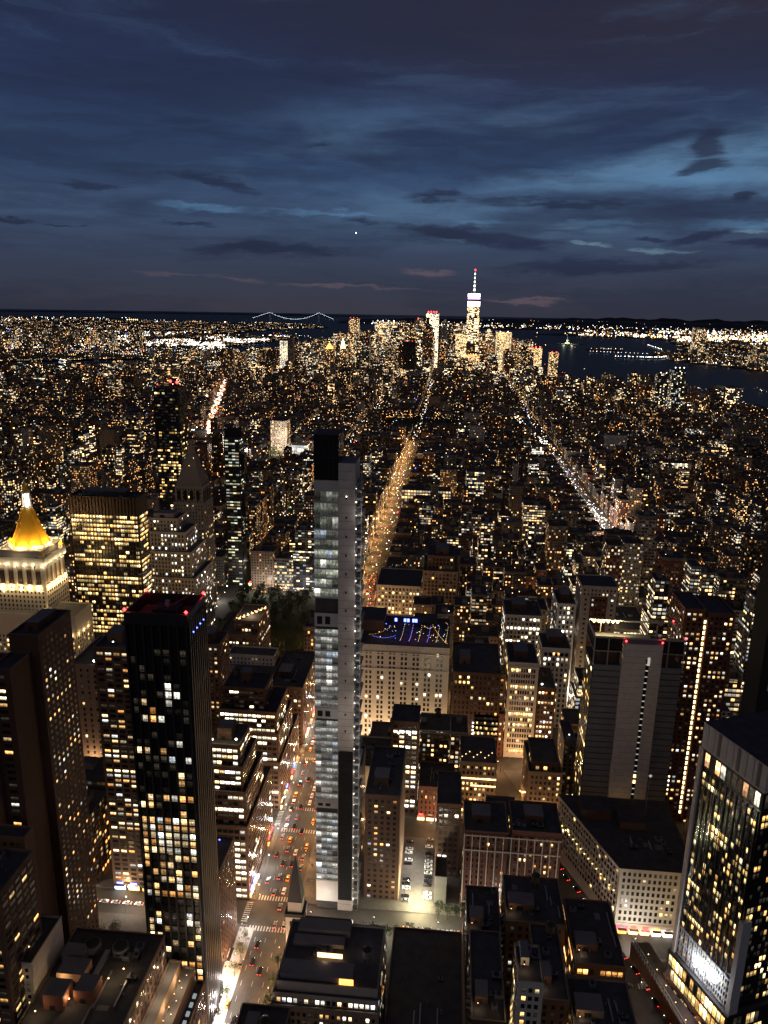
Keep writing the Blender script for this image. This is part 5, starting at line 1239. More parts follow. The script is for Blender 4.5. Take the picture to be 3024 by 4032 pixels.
o = mb.build('distant_buildings', attrs=True, centre=False); tag(o, 'mass of small lit buildings filling downtown Manhattan toward the harbour', 'buildings', kind='stuff')

# ------------------------------------------------------------------ downtown landmarks
def FA(lit, br, cw, fh, fu, fv, warm, strip, col, seed=None): return ((seed if seed is not None else R2.random()*900, lit, br), (cw, fh, fu), (fv, warm, strip), col)
def landmark(name, label, x0, x1, y0, y1, z, at, extra=None, cat='skyscraper'):
    cx, cy = (x0+x1)/2, y0; dz = drop(cx, cy); root = empty(name, (cx, cy, -dz), label, cat)
    mb = MB(); mb.quadbox(x0, x1, y0, y1, -dz, z-dz, 'facade', 'roof', at); mb.build('wall', root, attrs=True)
    if extra: extra(root, dz)
    return root
x0, x1, y0, y1 = 71, 139, 4456, 4522; dz = drop(100, 4480); cx, cy = 105, 4489
root = empty('spired_skyscraper', (cx, y0, -dz), 'tallest skyscraper downtown, tapering glass shaft with a lit white spire', 'skyscraper')
mb = MB(); A = [(x0, y0), (cx, y0), (x1, y0), (x1, cy), (x1, y1), (cx, y1), (x0, y1), (x0, cy)]
B = [(x0+13, y0+13), (cx, y0), (x1-13, y0+13), (x1, cy), (x1-13, y1-13), (cx, y1), (x0+13, y1-13), (x0, cy)]
at = FA(.55, 5.5, 5.0, 5.0, .92, .75, .40, .9, (.03, .03, .035)); mb.prism(A, -dz, 60-dz, 'facade', None, at); mb.prism(A, 60-dz, 335-dz, 'facade', None, at, P2=B)
mb.build('glass_shaft', root, attrs=True)
mb = MB(); mb.prism(B, 335.1-dz, 362-dz, 'glow_white'); mb.build('lit_band', root); mb = MB(); mb.prism(B, 362.1-dz, 386-dz, 'black_glass'); mb.build('dark_band', root)
mb = MB(); mb.prism([(a, b-.4) for a, b in B[:4]]+B[4:], 374-dz, 382-dz, 'glow_purple', bottom=True); mb.build('purple_band', root)
mb = MB(); mb.prism(B, 386.1-dz, 403-dz, 'glow_white'); mb.build('lit_band', root); mb = MB(); mb.cyl(cx, cy, 403.1-dz, 410-dz, 20, 'dark_metal', 16); mb.build('antenna_ring', root)
mb = MB()
for k in range(11): z = 410+k*10.6; r_ = 5.2*(1-k/12)+.9; mb.cyl(cx, cy, z-dz, z+8.2-dz, r_, 'glow_white' if k % 2 else 'glow_dimcool', 8, r_*.9); mb.cyl(cx, cy, z+8.2-dz, z+10.6-dz, r_*.8, 'steel', 8)
mb.build('spire', root); mb = MB(); mb.bulb(cx, cy, 530-dz, 5, 'beacon'); mb.build('beacon', root)
def crown_lights(x0, x1, y0, z, n, c='beacon', r_=3.2):
    def f(root, dz):
        for k in range(n): mb = MB(); mb.bulb(x0+(x1-x0)*(k+.5)/n, y0, z+r_*.8-dz, r_, c); mb.build('beacon', root)
    return f
YG = (.10, .09, .07)
landmark('office_tower', 'tall bright tower with a row of red roof beacons left of the spired skyscraper', -155, -86, 4400, 4455, 294, FA(.85, 6.5, 4.5, 5, .9, .7, .34, .5, (.1, .08, .06)), crown_lights(-150, -92, 4400, 298, 4, 'beacon', 4.5))
landmark('office_tower', 'blazing yellow-white riverside tower, brightest block right of the spired skyscraper', 222, 300, 4150, 4200, 208, FA(.95, 2.0, 5, 4.6, .95, .86, .46, .0, (.3, .26, .16)), crown_lights(222, 300, 4150, 208, 2, 'glow_white', 3))
landmark('office_tower', 'broad yellow lit office block just left of the spired skyscraper', 8, 70, 4300, 4350, 190, FA(.8, 3.4, 4.5, 4.6, .95, .75, .48, .3, YG))
landmark('office_tower', 'lower golden lit block at the foot of the spired skyscraper', 60, 140, 4200, 4240, 92, FA(.8, 3.2, 4.5, 4.6, .9, .7, .52, .4, YG))
landmark('office_tower', 'square golden lit block with red beacons at the riverfront end', 388, 452, 4060, 4110, 136, FA(.85, 3.2, 4.5, 4.6, .85, .75, .52, .1, YG), crown_lights(388, 452, 4060, 138, 3))
landmark('office_tower', 'rounded pale topped block between the two golden riverside towers', 318, 366, 4140, 4190, 158, FA(.35, 2.6, 4.5, 4.6, .9, .7, .4, .5, YG), crown_lights(318, 366, 4140, 160, 6, 'glow_dimcool', 3))
landmark('office_tower', 'slim warm lit tower closing the downtown skyline at the river', 480, 522, 3960, 4000, 118, FA(.5, 3.2, 4, 4.4, .8, .7, .5, .2, YG), crown_lights(480, 522, 3960, 119, 2))
landmark('windowless_tower', 'black windowless slab standing before the downtown skyline', -236, -178, 3700, 3740, 168, FA(.01, 1, 5, 5, .3, .3, .5, 0, (.03, .02, .02)), crown_lights(-236, -178, 3700, 169, 2, 'glow_red', 2))
landmark('office_tower', 'dark tower with a white vertical light line left of the windowless slab', -470, -405, 3800, 3850, 172, FA(.14, 2.2, 4.6, 4.6, .9, .6, .35, .9, (.03, .03, .035)))
landmark('ribbed_tower', 'tall rippled apartment tower with dense warm windows in the skyline', -545, -492, 4080, 4120, 262, FA(.42, 3.0, 4, 4.4, .7, .7, .45, .1, (.2, .19, .18)), crown_lights(-545, -492, 4080, 266, 3, 'glow_red', 2))
landmark('office_tower', 'twin topped pale lit tower behind the rippled apartment tower', -470, -340, 4700, 4760, 240, FA(.5, 3.4, 5, 4.6, .8, .7, .35, .4, YG), crown_lights(-470, -340, 4700, 242, 4, 'glow_white', 3.4))
landmark('office_tower', 'tall thin dark tower with a red top left of the red beacon tower', -225, -190, 4600, 4640, 258, FA(.25, 3, 4.5, 4.6, .8, .7, .5, .2, (.04, .035, .03)), crown_lights(-225, -190, 4600, 262, 1))
def pyramid(x0, x1, y0, y1, z, hh, m_):
    def f(root, dz):
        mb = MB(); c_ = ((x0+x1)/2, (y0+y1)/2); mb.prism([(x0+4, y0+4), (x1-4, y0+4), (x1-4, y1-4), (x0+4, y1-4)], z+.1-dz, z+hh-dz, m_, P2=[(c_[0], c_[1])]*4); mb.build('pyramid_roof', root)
    return f
landmark('courthouse_tower', 'stone tower with an orange glowing pyramid roof downtown', -604, -560, 3660, 3700, 128, FA(.25, 2.6, 4.5, 4.4, .7, .6, .6, .1, (.3, .25, .2)), pyramid(-604, -560, 3660, 3700, 128, 30, 'glow_amber'))
def wedding(x0, x1, y0, z):
    def f(root, dz):
        c_ = ((x0+x1)/2, y0+16); mb = MB()
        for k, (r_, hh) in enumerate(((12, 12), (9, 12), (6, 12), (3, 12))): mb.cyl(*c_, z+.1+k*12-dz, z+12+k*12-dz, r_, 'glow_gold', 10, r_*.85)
        mb.build('tiered_cupola', root)
    return f
landmark('municipal_tower', 'broad stone building with a gold lit tiered cupola downtown', -556, -508, 3760, 3800, 126, FA(.25, 2.6, 4.5, 4.4, .7, .6, .5, .1, (.3, .25, .2)), wedding(-556, -508, 3765, 126))
landmark('riverside_tower', 'pair of brick towers standing dark before the suspension bridge, left of downtown', -985, -940, 3300, 3330, 134, FA(.16, 2.4, 4, 4.2, .6, .6, .5, .1, (.1, .06, .05)))
landmark('blank_tower', 'plain grey windowless tower left of the downtown skyline', -830, -800, 3900, 3930, 165, FA(.0, 1, 4, 4.2, .6, .6, .5, .1, (.22, .18, .16)))
landmark('office_tower', 'white lit narrow tower beside the plain grey windowless tower', -870, -836, 3905, 3935, 150, FA(.85, 3, 4, 4.4, .9, .8, .25, .0, (.2, .2, .2)))
landmark('riverside_tower', 'crane lit tower under construction at the west shore, left one', 655, 690, 2560, 2590, 132, FA(.22, 3, 5, 5, .6, .5, .25, .1, (.03, .03, .03)), crown_lights(655, 690, 2560, 134, 2, 'glow_white', 1.5))
landmark('riverside_tower', 'taller tower under construction with a white lit edge at the west shore', 695, 735, 2540, 2575, 146, FA(.34, 3, 5, 5, .6, .5, .2, .1, (.03, .03, .03)), crown_lights(695, 735, 2540, 152, 3, 'glow_white', 1.8))
landmark('office_tower', 'tall dark tower with a glowing roof edge across the river, left side', -2230, -2160, 5280, 5330, 205, FA(.14, 3, 6, 6, .6, .6, .4, .2, (.03, .03, .03)), crown_lights(-2230, -2160, 5280, 208, 5, 'glow_gold', 4))
landmark('office_tower', 'tallest glass tower across the water on the right, dark crown', 1850, 1945, 6300, 6360, 212, FA(.35, 2.4, 6, 6, .85, .7, .35, .3, (.06, .07, .07)))
landmark('office_tower', 'dark tall tower with a red light at the far right shore', 2300, 2370, 5900, 5950, 226, FA(.10, 2.4, 6, 6, .85, .7, .35, .3, (.03, .03, .03)), crown_lights(2300, 2370, 5900, 130, 1, 'beacon', 6))
landmark('civic_building', 'square building front glowing white at the end of the dark square', -354, -312, 1655, 1690, 24, FA(.95, 3.2, 7, 9, .8, .8, .2, 0, (.4, .38, .35)), cat='building')
landmark('ornate_building', 'ornate floodlit stone building beside the glowing square', -392, -356, 1652, 1690, 78, FA(.45, 2.2, 3.6, 4.2, .6, .6, .5, .1, (.4, .34, .26)), cat='building')
landmark('office_building', 'long lit grid building at the right side of the far avenue', -72, 5, 1180, 1215, 44, FA(.85, 2.4, 4.6, 5, .75, .62, .5, .1, (.25, .2, .16)), cat='building')
landmark('office_building', 'white glowing two storey block in the dark right quarter', 430, 500, 1560, 1590, 30, FA(.95, 2.8, 5, 6.5, .85, .85, .25, .1, (.4, .4, .4)), cat='building')
plight('square_glow', -350, 1610, 40, 260000, (1, .86, .74), 5); plight('square_glow', -385, 1560, 30, 120000, (1, .7, .6), 5); plight('corner_glow', -250, 790, 9, 12000, (1, .9, .8), 2); plight('corner_glow', -205, 826, 9, 12000, (1, .93, .86), 2); plight('corner_glow', -160, 828, 9, 8000, (.95, .97, 1), 2)

# ------------------------------------------------------------------ boroughs across the water
R3 = random.Random(5)
from mathutils import noise as mnoise
def clump(x, y, r, s_=1/420): return mnoise.noise((x*s_, y*s_*.6, 3.3))+.5*mnoise.noise((x*s_*3, y*s_*2, 8.1)) > -.05+.25*(r.random()-.5)
def shore_city(name, label, poly_, az0, az1, r0, r1, n, towers, hmax=18, seed=3, dens=.5):
    r = random.Random(seed); mb = MB(); c = 0; tries = 0
    while c < n and tries < n*12:
        tries += 1; a = radians(r.uniform(az0, az1)); d = 1/r.uniform(1/r1, 1/r0); x, y = d*sin(a), d*cos(a)
        if not inside(poly_, x, y): continue
        c += 1; cl_ = clump(x, y, r); w_ = r.uniform(14, 46)*(1 if d < 6000 else 1.8); dp = r.uniform(14, 30)*(1 if d < 6000 else 2); h = r.uniform(7, hmax)*(1 if r.random() < .9 else 2.4); dz = drop(x, y)+3
        at = FA(r.choice((.02, .04, .08, .15))*dens*(2.2 if cl_ else .5), r.uniform(2, 5), 7, 5, .6, .6, r.uniform(.25, .65), .3, r.choice(((.08, .05, .04), (.14, .12, .1), (.05, .05, .05))), r.random()*900)
        mb.quadbox(x-w_/2, x+w_/2, y-dp/2, y+dp/2, -dz, h-dz, 'facade', 'roof', at)
    for (la, lo, sp, n_, h0, h1) in towers:
        X, Y = ll(la, lo)
        for _ in range(n_):
            x, y = X+r.gauss(0, sp), Y+r.gauss(0, sp); 
            if not inside(poly_, x, y): continue
            h = r.uniform(h0, h1); w_ = r.uniform(26, 48); dz = drop(x, y)+3; at = FA(r.choice((.05, .10, .18, .3)), r.uniform(1.6, 3.6), 6, 5.5, .75, .65, r.uniform(.3, .6), .3, (.06, .055, .05), r.random()*900)
            mb.quadbox(x-w_/2, x+w_/2, y-w_/2, y+w_/2, -dz, h-dz, 'facade', 'roof', at)
    o = mb.build(name, attrs=True, centre=False); tag(o, label, 'buildings', kind='stuff')
shore_city('borough_buildings', 'low lit city spreading across the river on the left', P_BROOK, -42, 0, 3400, 17000, 3000, [(40.6925, -73.9850, 330, 46, 60, 170), (40.7120, -73.9640, 500, 26, 40, 110), (40.6990, -73.9800, 400, 20, 40, 90)], seed=4)
shore_city('riverside_buildings', 'lit towers and blocks of the shore across the river on the right', P_NJ, 8, 36, 4800, 19000, 1400, [(40.7165, -74.0350, 200, 34, 50, 170), (40.7270, -74.0345, 200, 40, 60, 150), (40.7200, -74.0420, 260, 30, 40, 110), (40.7330, -74.0330, 300, 30, 30, 90)], seed=6)
# lamps of the far shores: more than anybody could count
def lights(name, label, specs, seed=1):
    r = random.Random(seed); mb = MB()
    for (fn, n, rr, cols) in specs:
        c = 0; tries = 0
        while c < n and tries < n*15:
            tries += 1; q = fn(r)
            if q is None: continue
            x, y, z = q; c += 1; mb.bulb(x, y, z-drop(x, y), r.uniform(*rr)*(.7+.6*r.random()), r.choice(cols))
    o = mb.build(name, centre=False); tag(o, label, 'lights', kind='stuff')
def polar(P, a0, a1, r0, r1, z=8, zr=6, pw=1.0):
    def f(r):
        a = radians(r.uniform(a0, a1)); d = 1/(1/r1+(1/r0-1/r1)*r.random()**pw); x, y = d*sin(a), d*cos(a)
        return (x, y, z+r.random()*zr) if inside(P, x, y) and clump(x, y, r) else None
    return f
def blobs(la, lo, sx, sy, P=None, z=12):
    X, Y = ll(la, lo)
    def f(r):
        x, y = r.gauss(X, sx), r.gauss(Y, sy); return (x, y, z+r.random()*8) if P is None or inside(P, x, y) else None
    return f
WC = ['glow_white', 'glow_warm', 'glow_warm', 'glow_cool', 'glow_white', 'glow_amber']; WW = ['glow_white', 'glow_cool', 'glow_white', 'glow_warm']
lights('shore_lights', 'countless white and warm lamps across the river on the left', [
    (polar(P_BROOK, -42, -3, 3500, 9000), 1000, (1.0, 2.2), WC), (polar(P_BROOK, -42, -3, 6000, 22000), 1300, (2.0, 4.5), WC), (polar(P_BROOK, -42, -6, 15000, 45000), 160, (5, 9), WC),
    (polar(P_BROOK, -24, -9, 5800, 9500), 520, (2.5, 5.0), WW), (polar(P_BROOK, -19, -9, 6300, 7600), 200, (3, 6), WW), (blobs(40.6925, -73.985, 500, 500, P_BROOK, 30), 240, (1.5, 3), WC), (polar(P_BROOK, -40, -12, 3500, 12000, 8, 30), 60, (2.5, 4), ['glow_red', 'glow_blue', 'glow_red'])], 3)
lights('port_lights', 'dense bright port and city lights along the far right shore', [
    (polar(P_NJ, 8, 34, 9500, 14500), 900, (4, 8.5), WC), (polar(P_NJ, 14, 36, 12000, 26000), 700, (5, 10), WC), (polar(P_NJ, 12, 36, 4900, 9000), 420, (1.6, 3.6), WC), (blobs(40.6790, -74.0780, 900, 420, P_NJ), 260, (5, 10), WC+['glow_gold', 'glow_amber']),
    (polar(P_STATEN, -12, 26, 15000, 30000), 240, (4, 7.5), WC), (polar(P_STATEN, -6, 16, 14500, 17500), 150, (5, 9), WC), (polar(P_NJ, 22, 36, 5200, 8000, 8, 60), 260, (1.6, 3.4), WC)], 4)
def path(pts, n, z, jit=4):
    it = [0]
    def f(r):
        k = it[0] % n; it[0] += 1; t_ = k/(n-1)*(len(pts)-1); i = min(int(t_), len(pts)-2); f_ = t_-i
        return (pts[i][0]+(pts[i+1][0]-pts[i][0])*f_+r.uniform(-jit, jit), pts[i][1]+(pts[i+1][1]-pts[i][1])*f_+r.uniform(-jit, jit), z)
    return f
lights('promenade_lights', 'curved chain of white lamps along the park promenade across the river', [
    (path([(1949, 8117), (1850, 7200), (1764, 6422), (1640, 6120), (1519, 5900)], 46, 6), 46, (2.6, 3.6), WW), (path([(1519, 5900), (1400, 5860), (1192, 5898)], 30, 6, 14), 30, (2.0, 3.4), WW), (path([(1519, 6350), (1300, 6450), (1120, 6560)], 16, 6), 16, (1.8, 2.4), WW),
    (blobs(40.6990, -74.0400, 70, 50, None, 4), 22, (1.5, 2.5), WC)], 5)

# ------------------------------------------------------------------ the great suspension bridge on the horizon
A, B = ll(40.6091, -74.0375), ll(40.6040, -74.0520); U_ = Vector((B[0]-A[0], B[1]-A[1], 0)); U_.normalize(); V_ = Vector((-U_.y, U_.x, 0))
dzb = drop(*A)
root = empty('suspension_bridge', (A[0], A[1], -8-dzb), 'long suspension bridge with lamp strung cables on the horizon, left of downtown', 'bridge')
for q in (A, B):
    mb = MB()
    for s_ in (-16, 16):
        c_ = Vector((*q, 0))+V_*s_; mb.quadbox(c_.x-6, c_.x+6, c_.y-8, c_.y+8, -8-dzb, 200-dzb, 'steel')
    for z_ in (60, 130, 190): mb.bar(tuple(Vector((*q, z_-dzb))+V_*16), tuple(Vector((*q, z_-dzb))-V_*16), 5, 'steel')
    mb.build('tower', root); 
Av, Bv = Vector((*A, 0)), Vector((*B, 0))
mb = MB(); mb.bar(tuple(Av-U_*700+Vector((0, 0, 55-dzb))), tuple(Bv+U_*700+Vector((0, 0, 55-dzb))), 7, 'steel'); mb.build('deck', root)
cab = MB(); lam = MB(); pv = None
for i in range(-34, 101+34):
    t_ = i/100
    if 0 <= t_ <= 1: P_ = Av.lerp(Bv, t_); z_ = 66+ (196-66)*(2*t_-1)**2
    elif t_ < 0: P_ = Av+U_*(t_*1298); z_ = 196-(-t_)*1298*.24
    else: P_ = Bv+U_*((t_-1)*1298); z_ = 196-(t_-1)*1298*.29
    if z_ < 50: continue
    q = (P_.x, P_.y, z_-dzb)
    if pv and (Vector(q)-Vector(pv)).length < 90: cab.bar(pv, q, 1.2, 'steel')
    pv = q; lam.bulb(*q, 2.6, 'glow_cool')
    if pv and i < 54:
        pass
cab.build('cable', root); o = lam.build('cable_lamp', root)
# two nearer river bridges
def river_bridge(name, label, a, b, h, deck, stone, lamp_r, cols):
    A, B = Vector((*a, 0)), Vector((*b, 0)); U_ = (B-A).normalized(); V_ = Vector((-U_.y, U_.x, 0)); L = (B-A).length; dz = drop(*a)
    root = empty(name, (A.x, A.y, -8-dz), label, 'bridge')
    for q in (A, B):
        mb = MB()
        for s_ in (-12, 0, 12): c_ = q+V_*s_; mb.quadbox(c_.x-3, c_.x+3, c_.y-4, c_.y+4, -8-dz, h-10-dz, stone)
        mb.bar(tuple(q+V_*14+Vector((0, 0, h-6-dz))), tuple(q-V_*14+Vector((0, 0, h-6-dz))), 5, stone); mb.build('tower', root)
    mb = MB(); mb.bar(tuple(A-U_*L*.55+Vector((0, 0, deck-dz))), tuple(B+U_*L*.55+Vector((0, 0, deck-dz))), 4, 'steel'); mb.build('deck', root)
    cab, lam, pv, n = MB(), MB(), None, 22
    for i in range(-10, n+11):
        t_ = i/n; P_ = A+U_*(t_*L); z_ = (deck+6+(h-deck-8)*(2*t_-1)**2) if 0 <= t_ <= 1 else h-2-(abs(t_-.5)-.5)*L*.30
        if z_ < deck: continue
        q = (P_.x, P_.y, z_-dz)
        if pv and (Vector(q)-Vector(pv)).length < 80: cab.bar(pv, q, .8, 'steel')
        pv = q; lam.bulb(*q, lamp_r, cols[0])
    cab.build('cable', root); lam.build('cable_lamp', root); mb = MB()
    for i in range(40): P_ = A+U_*((i/39*2.0-.5)*L); mb.bulb(P_.x, P_.y, deck+7-dz, lamp_r*.9, cols[1])
    mb.build('road_lamp', root)
river_bridge('stone_tower_bridge', 'stone towered river bridge with lamps on its cables, left of downtown', ll(40.7072, -73.9982), ll(40.7044, -73.9949), 78, 40, 'limestone', 1.6, ('glow_white', 'glow_cool'))
river_bridge('steel_tower_bridge', 'steel towered river bridge with a white lit tower, farther left', ll(40.7093, -73.9925), ll(40.7056, -73.9895), 94, 42, 'steel', 1.6, ('glow_white', 'glow_warm'))
# statue on its island
X, Y = ll(40.6892, -74.0445); dz = drop(X, Y)
root = empty('harbor_statue', (X, Y, -4-dz), 'small floodlit green statue with raised arm on its island pedestal', 'statue')
mb = MB(); mb.prism([(X+32*cos(k*pi/4)*(1 if k % 2 else .7), Y+32*sin(k*pi/4)*(1 if k % 2 else .7)) for k in range(8)], -3-dz, 12-dz, 'limestone'); mb.quadbox(X-10, X+10, Y-10, Y+10, 12-dz, 38-dz, 'limestone'); mb.build('pedestal', root)
mb = MB(); mb.cyl(X, Y, 38-dz, 56-dz, 6.5, 'copper', 10, 5); mb.cyl(X, Y, 56-dz, 68-dz, 5, 'copper', 10, 3.5); mb.cyl(X, Y, 68-dz, 74-dz, 2.6, 'copper', 8, 2.2); mb.bar((X-3, Y, 66-dz), (X-6, Y, 84-dz), 1.4, 'copper', 6); mb.bulb(X-6, Y, 86-dz, 2.4, 'glow_warm'); mb.build('figure', root)
for s_ in (-40, 40): plight('statue_light', X+s_, Y-60, 10-dz, 250000, (.9, 1, .75), 4)

# ------------------------------------------------------------------ pier
mb = MB(); mb.prism([(900, 3040), (1000, 2860), (1110, 2690), (1150, 2740), (1040, 2930), (940, 3090)], -6, 1, 'concrete'); root = tag(mb.build('pier'), 'long flood lit pier at the water on the far right', 'pier')
lights('pier_lights', 'white lamps standing along the flood lit pier on the right', [(path([(915, 3060), (1000, 2880), (1130, 2690)], 60, 9, 10), 60, (.9, 1.6), ['glow_white', 'glow_cool', 'glow_warm'])], 8)
for k in range(5): plight('pier_light', 930+k*42, 3010-k*75, 22, 90000, (.92, 1, .92), 2)
# aeroplane light low over the harbour
v = Vector((-.0, 1, 0)); ax_, ay_, az_ = -1210, 9700, 322+9776*.0870
root = empty('airliner', (ax_, ay_, az_), 'airliner with bright landing lights low in the dusk sky left of centre', 'airplane')
mb = MB(); mb.bar((ax_, ay_-16, az_), (ax_, ay_+16, az_+1), 2.0, 'white_paint', 8); mb.cyl(ax_, ay_-17, az_-1.2, az_+1.2, 1.5, 'white_paint', 8); mb.build('fuselage', root)
mb = MB(); mb.face([(ax_, ay_-4, az_-.6), (ax_+17, ay_+5, az_), (ax_+17, ay_+7, az_), (ax_, ay_+4, az_-.6)], 'white_paint'); mb.face([(ax_, ay_-4, az_-.6), (ax_, ay_+4, az_-.6), (ax_-17, ay_+7, az_), (ax_-17, ay_+5, az_)], 'white_paint'); mb.build('wings', root)
mb = MB(); mb.quadbox(ax_-.3, ax_+.3, ay_+12, ay_+16, az_+1, az_+7, 'white_paint'); mb.build('tail_fin', root); mb = MB(); mb.bulb(ax_, ay_-19, az_, 7.5, 'glow_white'); mb.build('landing_light', root)

# ------------------------------------------------------------------ trees
def leaf_mesh(seed):
    r = random.Random(seed); mb = MB(); cl = [(r.gauss(0, 1.6), r.gauss(0, 1.6), r.uniform(5, 10), r.uniform(1.2, 2.3)) for _ in range(12)]
    for _ in range(520):
        c = r.choice(cl); d = Vector((r.gauss(0, 1), r.gauss(0, 1), r.gauss(0, .8))); d.normalize(); d *= c[3]*r.random()**.4
        p = Vector(c[:3])+d; a = Vector((r.uniform(-1, 1), r.uniform(-1, 1), r.uniform(-1, 1))).normalized(); b = a.cross(Vector((r.uniform(-1, 1), r.uniform(-1, 1), r.uniform(-1, 1)))).normalized(); s_ = r.uniform(.22, .48)
        mb.face([tuple(p-a*s_), tuple(p+b*s_*.6), tuple(p+a*s_), tuple(p-b*s_*.6)], 'leaf')
    return mb
def trunk_mesh(seed):
    r = random.Random(seed); mb = MB(); mb.cyl(0, 0, 0, 4.5, .32, 'bark', 7, .2)
    for k in range(5): a = k*1.3+r.random(); mb.bar((0, 0, 3.6+k*.4), (1.9*cos(a), 1.9*sin(a), 7+r.random()), .09, 'bark')
    return mb
TP = []
for k in range(4):
    c = leaf_mesh(k); c_ = _build0(c, 'crown'); t_ = _build0(trunk_mesh(k), 'trunk'); TP.append((c_, t_)); 
def proto_data(): return [(a.data, b.data) for a, b in TP]
PD = proto_data()
for a, b in TP: bpy.data.objects.remove(a); bpy.data.objects.remove(b)
TREES = []
def tree(x, y, s_, label, group, z=.17):
    r = random.Random(int(x*31+y*17)); e = empty('tree', (x, y, z), label, 'tree', group); e.scale = (s_*r.uniform(.9, 1.15), s_*r.uniform(.9, 1.15), s_*r.uniform(.9, 1.2)); e.rotation_euler = (0, 0, r.random()*6.28)
    m_ = r.choice(PD)
    for d_, nm in ((m_[0], 'crown'), (m_[1], 'trunk')):
        o = bpy.data.objects.new(nm, d_); sc.collection.objects.link(o); o.parent = e
RT = random.Random(11); n = 0; pts = []
while n < 95:
    x, y = RT.uniform(-228, -125), RT.uniform(600, 812)
    if all((x-a)**2+(y-b)**2 > 64 for a, b in pts): pts.append((x, y)); n += 1; tree(x, y, RT.uniform(1.3, 1.8), 'dark leafy tree in the unlit park square', 'trees of the dark park square')
for x, y in ((-187, 300), (-181, 306), (-176, 298), (-170, 305), (-165, 298), (-189, 310), (-160, 307), (-172, 314), (-163, 316), (-183, 318)): tree(x, y, RT.uniform(.8, 1.1), 'garden tree in the dim courtyard left of the ribbed tower', 'trees of the courtyard garden')
for x in (-36, -30, -24, -17, -10, -4): tree(x, 332.5+RT.uniform(-1, 1), RT.uniform(.75, .95), 'green lamp lit tree in the row beside the church', 'trees beside the church')
for x in (4, 9, 14, 19, 25): tree(x, 350.5, RT.uniform(.8, 1.0), 'dark tree before the twin hotel at the side street', 'trees before the twin hotel')
for y in (232, 243, 254, 266, 277, 290, 303, 314, 325): tree(-95.8, y, RT.uniform(.6, .8), 'street tree on the glowing left pavement of the avenue', 'trees along the left pavement of the avenue', .15)
for y in (262, 274, 286, 298, 309): tree(-75.2, y, RT.uniform(.6, .8), 'street tree between the avenue and the bottom centre block', 'trees along the right pavement of the avenue', .15)
for (a, b, c, d), nn in ((PARKS[1], 34), (PARKS[2], 34)):
    for k in range(nn): tree(RT.uniform(a+6, b-6), RT.uniform(c+6, d-6), RT.uniform(1.4, 1.9), 'dark tree in a far unlit square among the city blocks', 'trees of the far squares')
for k in range(12): tree(88+RT.uniform(-22, 10), 338+RT.uniform(-3, 2), RT.uniform(.7, .9), 'dark tree by Broadway below the twin hotel', 'trees by the lower Broadway corner')
# ------------------------------------------------------------------ cars
def car_mesh(body):
    mb = MB(); L, Wd = 4.7, 1.85
    mb.prism([(-Wd/2, -L/2+.25), (-Wd/2+.25, -L/2), (Wd/2-.25, -L/2), (Wd/2, -L/2+.25), (Wd/2, L/2-.35), (Wd/2-.4, L/2), (-Wd/2+.4, L/2), (-Wd/2, L/2-.35)], .28, .92, body, bottom=True)
    A = [(-.84, -1.75), (.84, -1.75), (.84, 1.05), (-.84, 1.05)]; B = [(-.68, -1.2), (.68, -1.2), (.68, .35), (-.68, .35)]
    mb.prism(A, .921, 1.42, 'black_glass', body, P2=B)
    for sx in (-1, 1):
        for yy in (-1.45, 1.45):
            n = 10; P = [(yy+.34*cos(2*pi*k/n), .34+.34*sin(2*pi*k/n)) for k in range(n)]
            for k in range(n):
                a, b = P[k], P[(k+1) % n]; mb.face([(sx*.72, a[0], a[1]), (sx*.72, b[0], b[1]), (sx*.94, b[0], b[1]), (sx*.94, a[0], a[1])], 'tyre')
            mb.face([(sx*.94, a[0], a[1]) for a in P], 'tyre')
        mb.quadbox(sx*.66-.2, sx*.66+.2, -L/2-.03, -L/2+.02, .6, .82, 'tail_light', bottom=True); mb.quadbox(sx*.62-.18, sx*.62+.18, L/2-.06, L/2+.03, .55, .75, 'head_light', bottom=True)
    if body == 'car_yellow': mb.quadbox(-.35, .35, -.55, -.25, 1.43, 1.62, 'glow_warm')
    return mb
def strip_lights(mb):
    keep = [i for i, m_ in enumerate(mb.m) if mb.mats[m_] not in ('tail_light', 'head_light')]
    return keep
CD = {}
for b in ('car_black', 'car_white', 'car_grey', 'car_yellow'):
    o = _build0(car_mesh(b), 'car'); CD[b] = o.data; bpy.data.objects.remove(o)
    p_ = car_mesh(b); p_.mats = ['black_glass' if m_ in ('tail_light', 'head_light') else m_ for m_ in p_.mats]; o = _build0(p_, 'parked_car'); CD['p'+b] = o.data; bpy.data.objects.remove(o)
CN = {'car_black': 'black', 'car_white': 'white', 'car_grey': 'grey', 'car_yellow': 'yellow'}
def car(x, y, rz, b, label, group, parked=False):
    o = bpy.data.objects.new('parked_car' if parked else 'car', CD[('p' if parked else '')+b]); sc.collection.objects.link(o); o.location = (x, y, .02); o.rotation_euler = (0, 0, rz); tag(o, label.replace('#', CN[b]), 'car', group); return o
RC = random.Random(4)
def pk(r, w_=(4, 3, 3, 2)): return r.choices(('car_black', 'car_white', 'car_grey', 'car_yellow'), w_)[0]
FOLK = set()
for lane in (-94.5, -89, -83.5, -78):
    y = 246+RC.random()*10
    while y < 900:
        if RC.random() < (.78 if 360 < y else .34): car(lane+RC.uniform(-.3, .3), y, RC.uniform(-.03, .03), pk(RC, (4, 2, 3, 3)), '# car with red tail lights in the traffic of the avenue', 'traffic on the avenue')
        y += RC.uniform(7, 13)
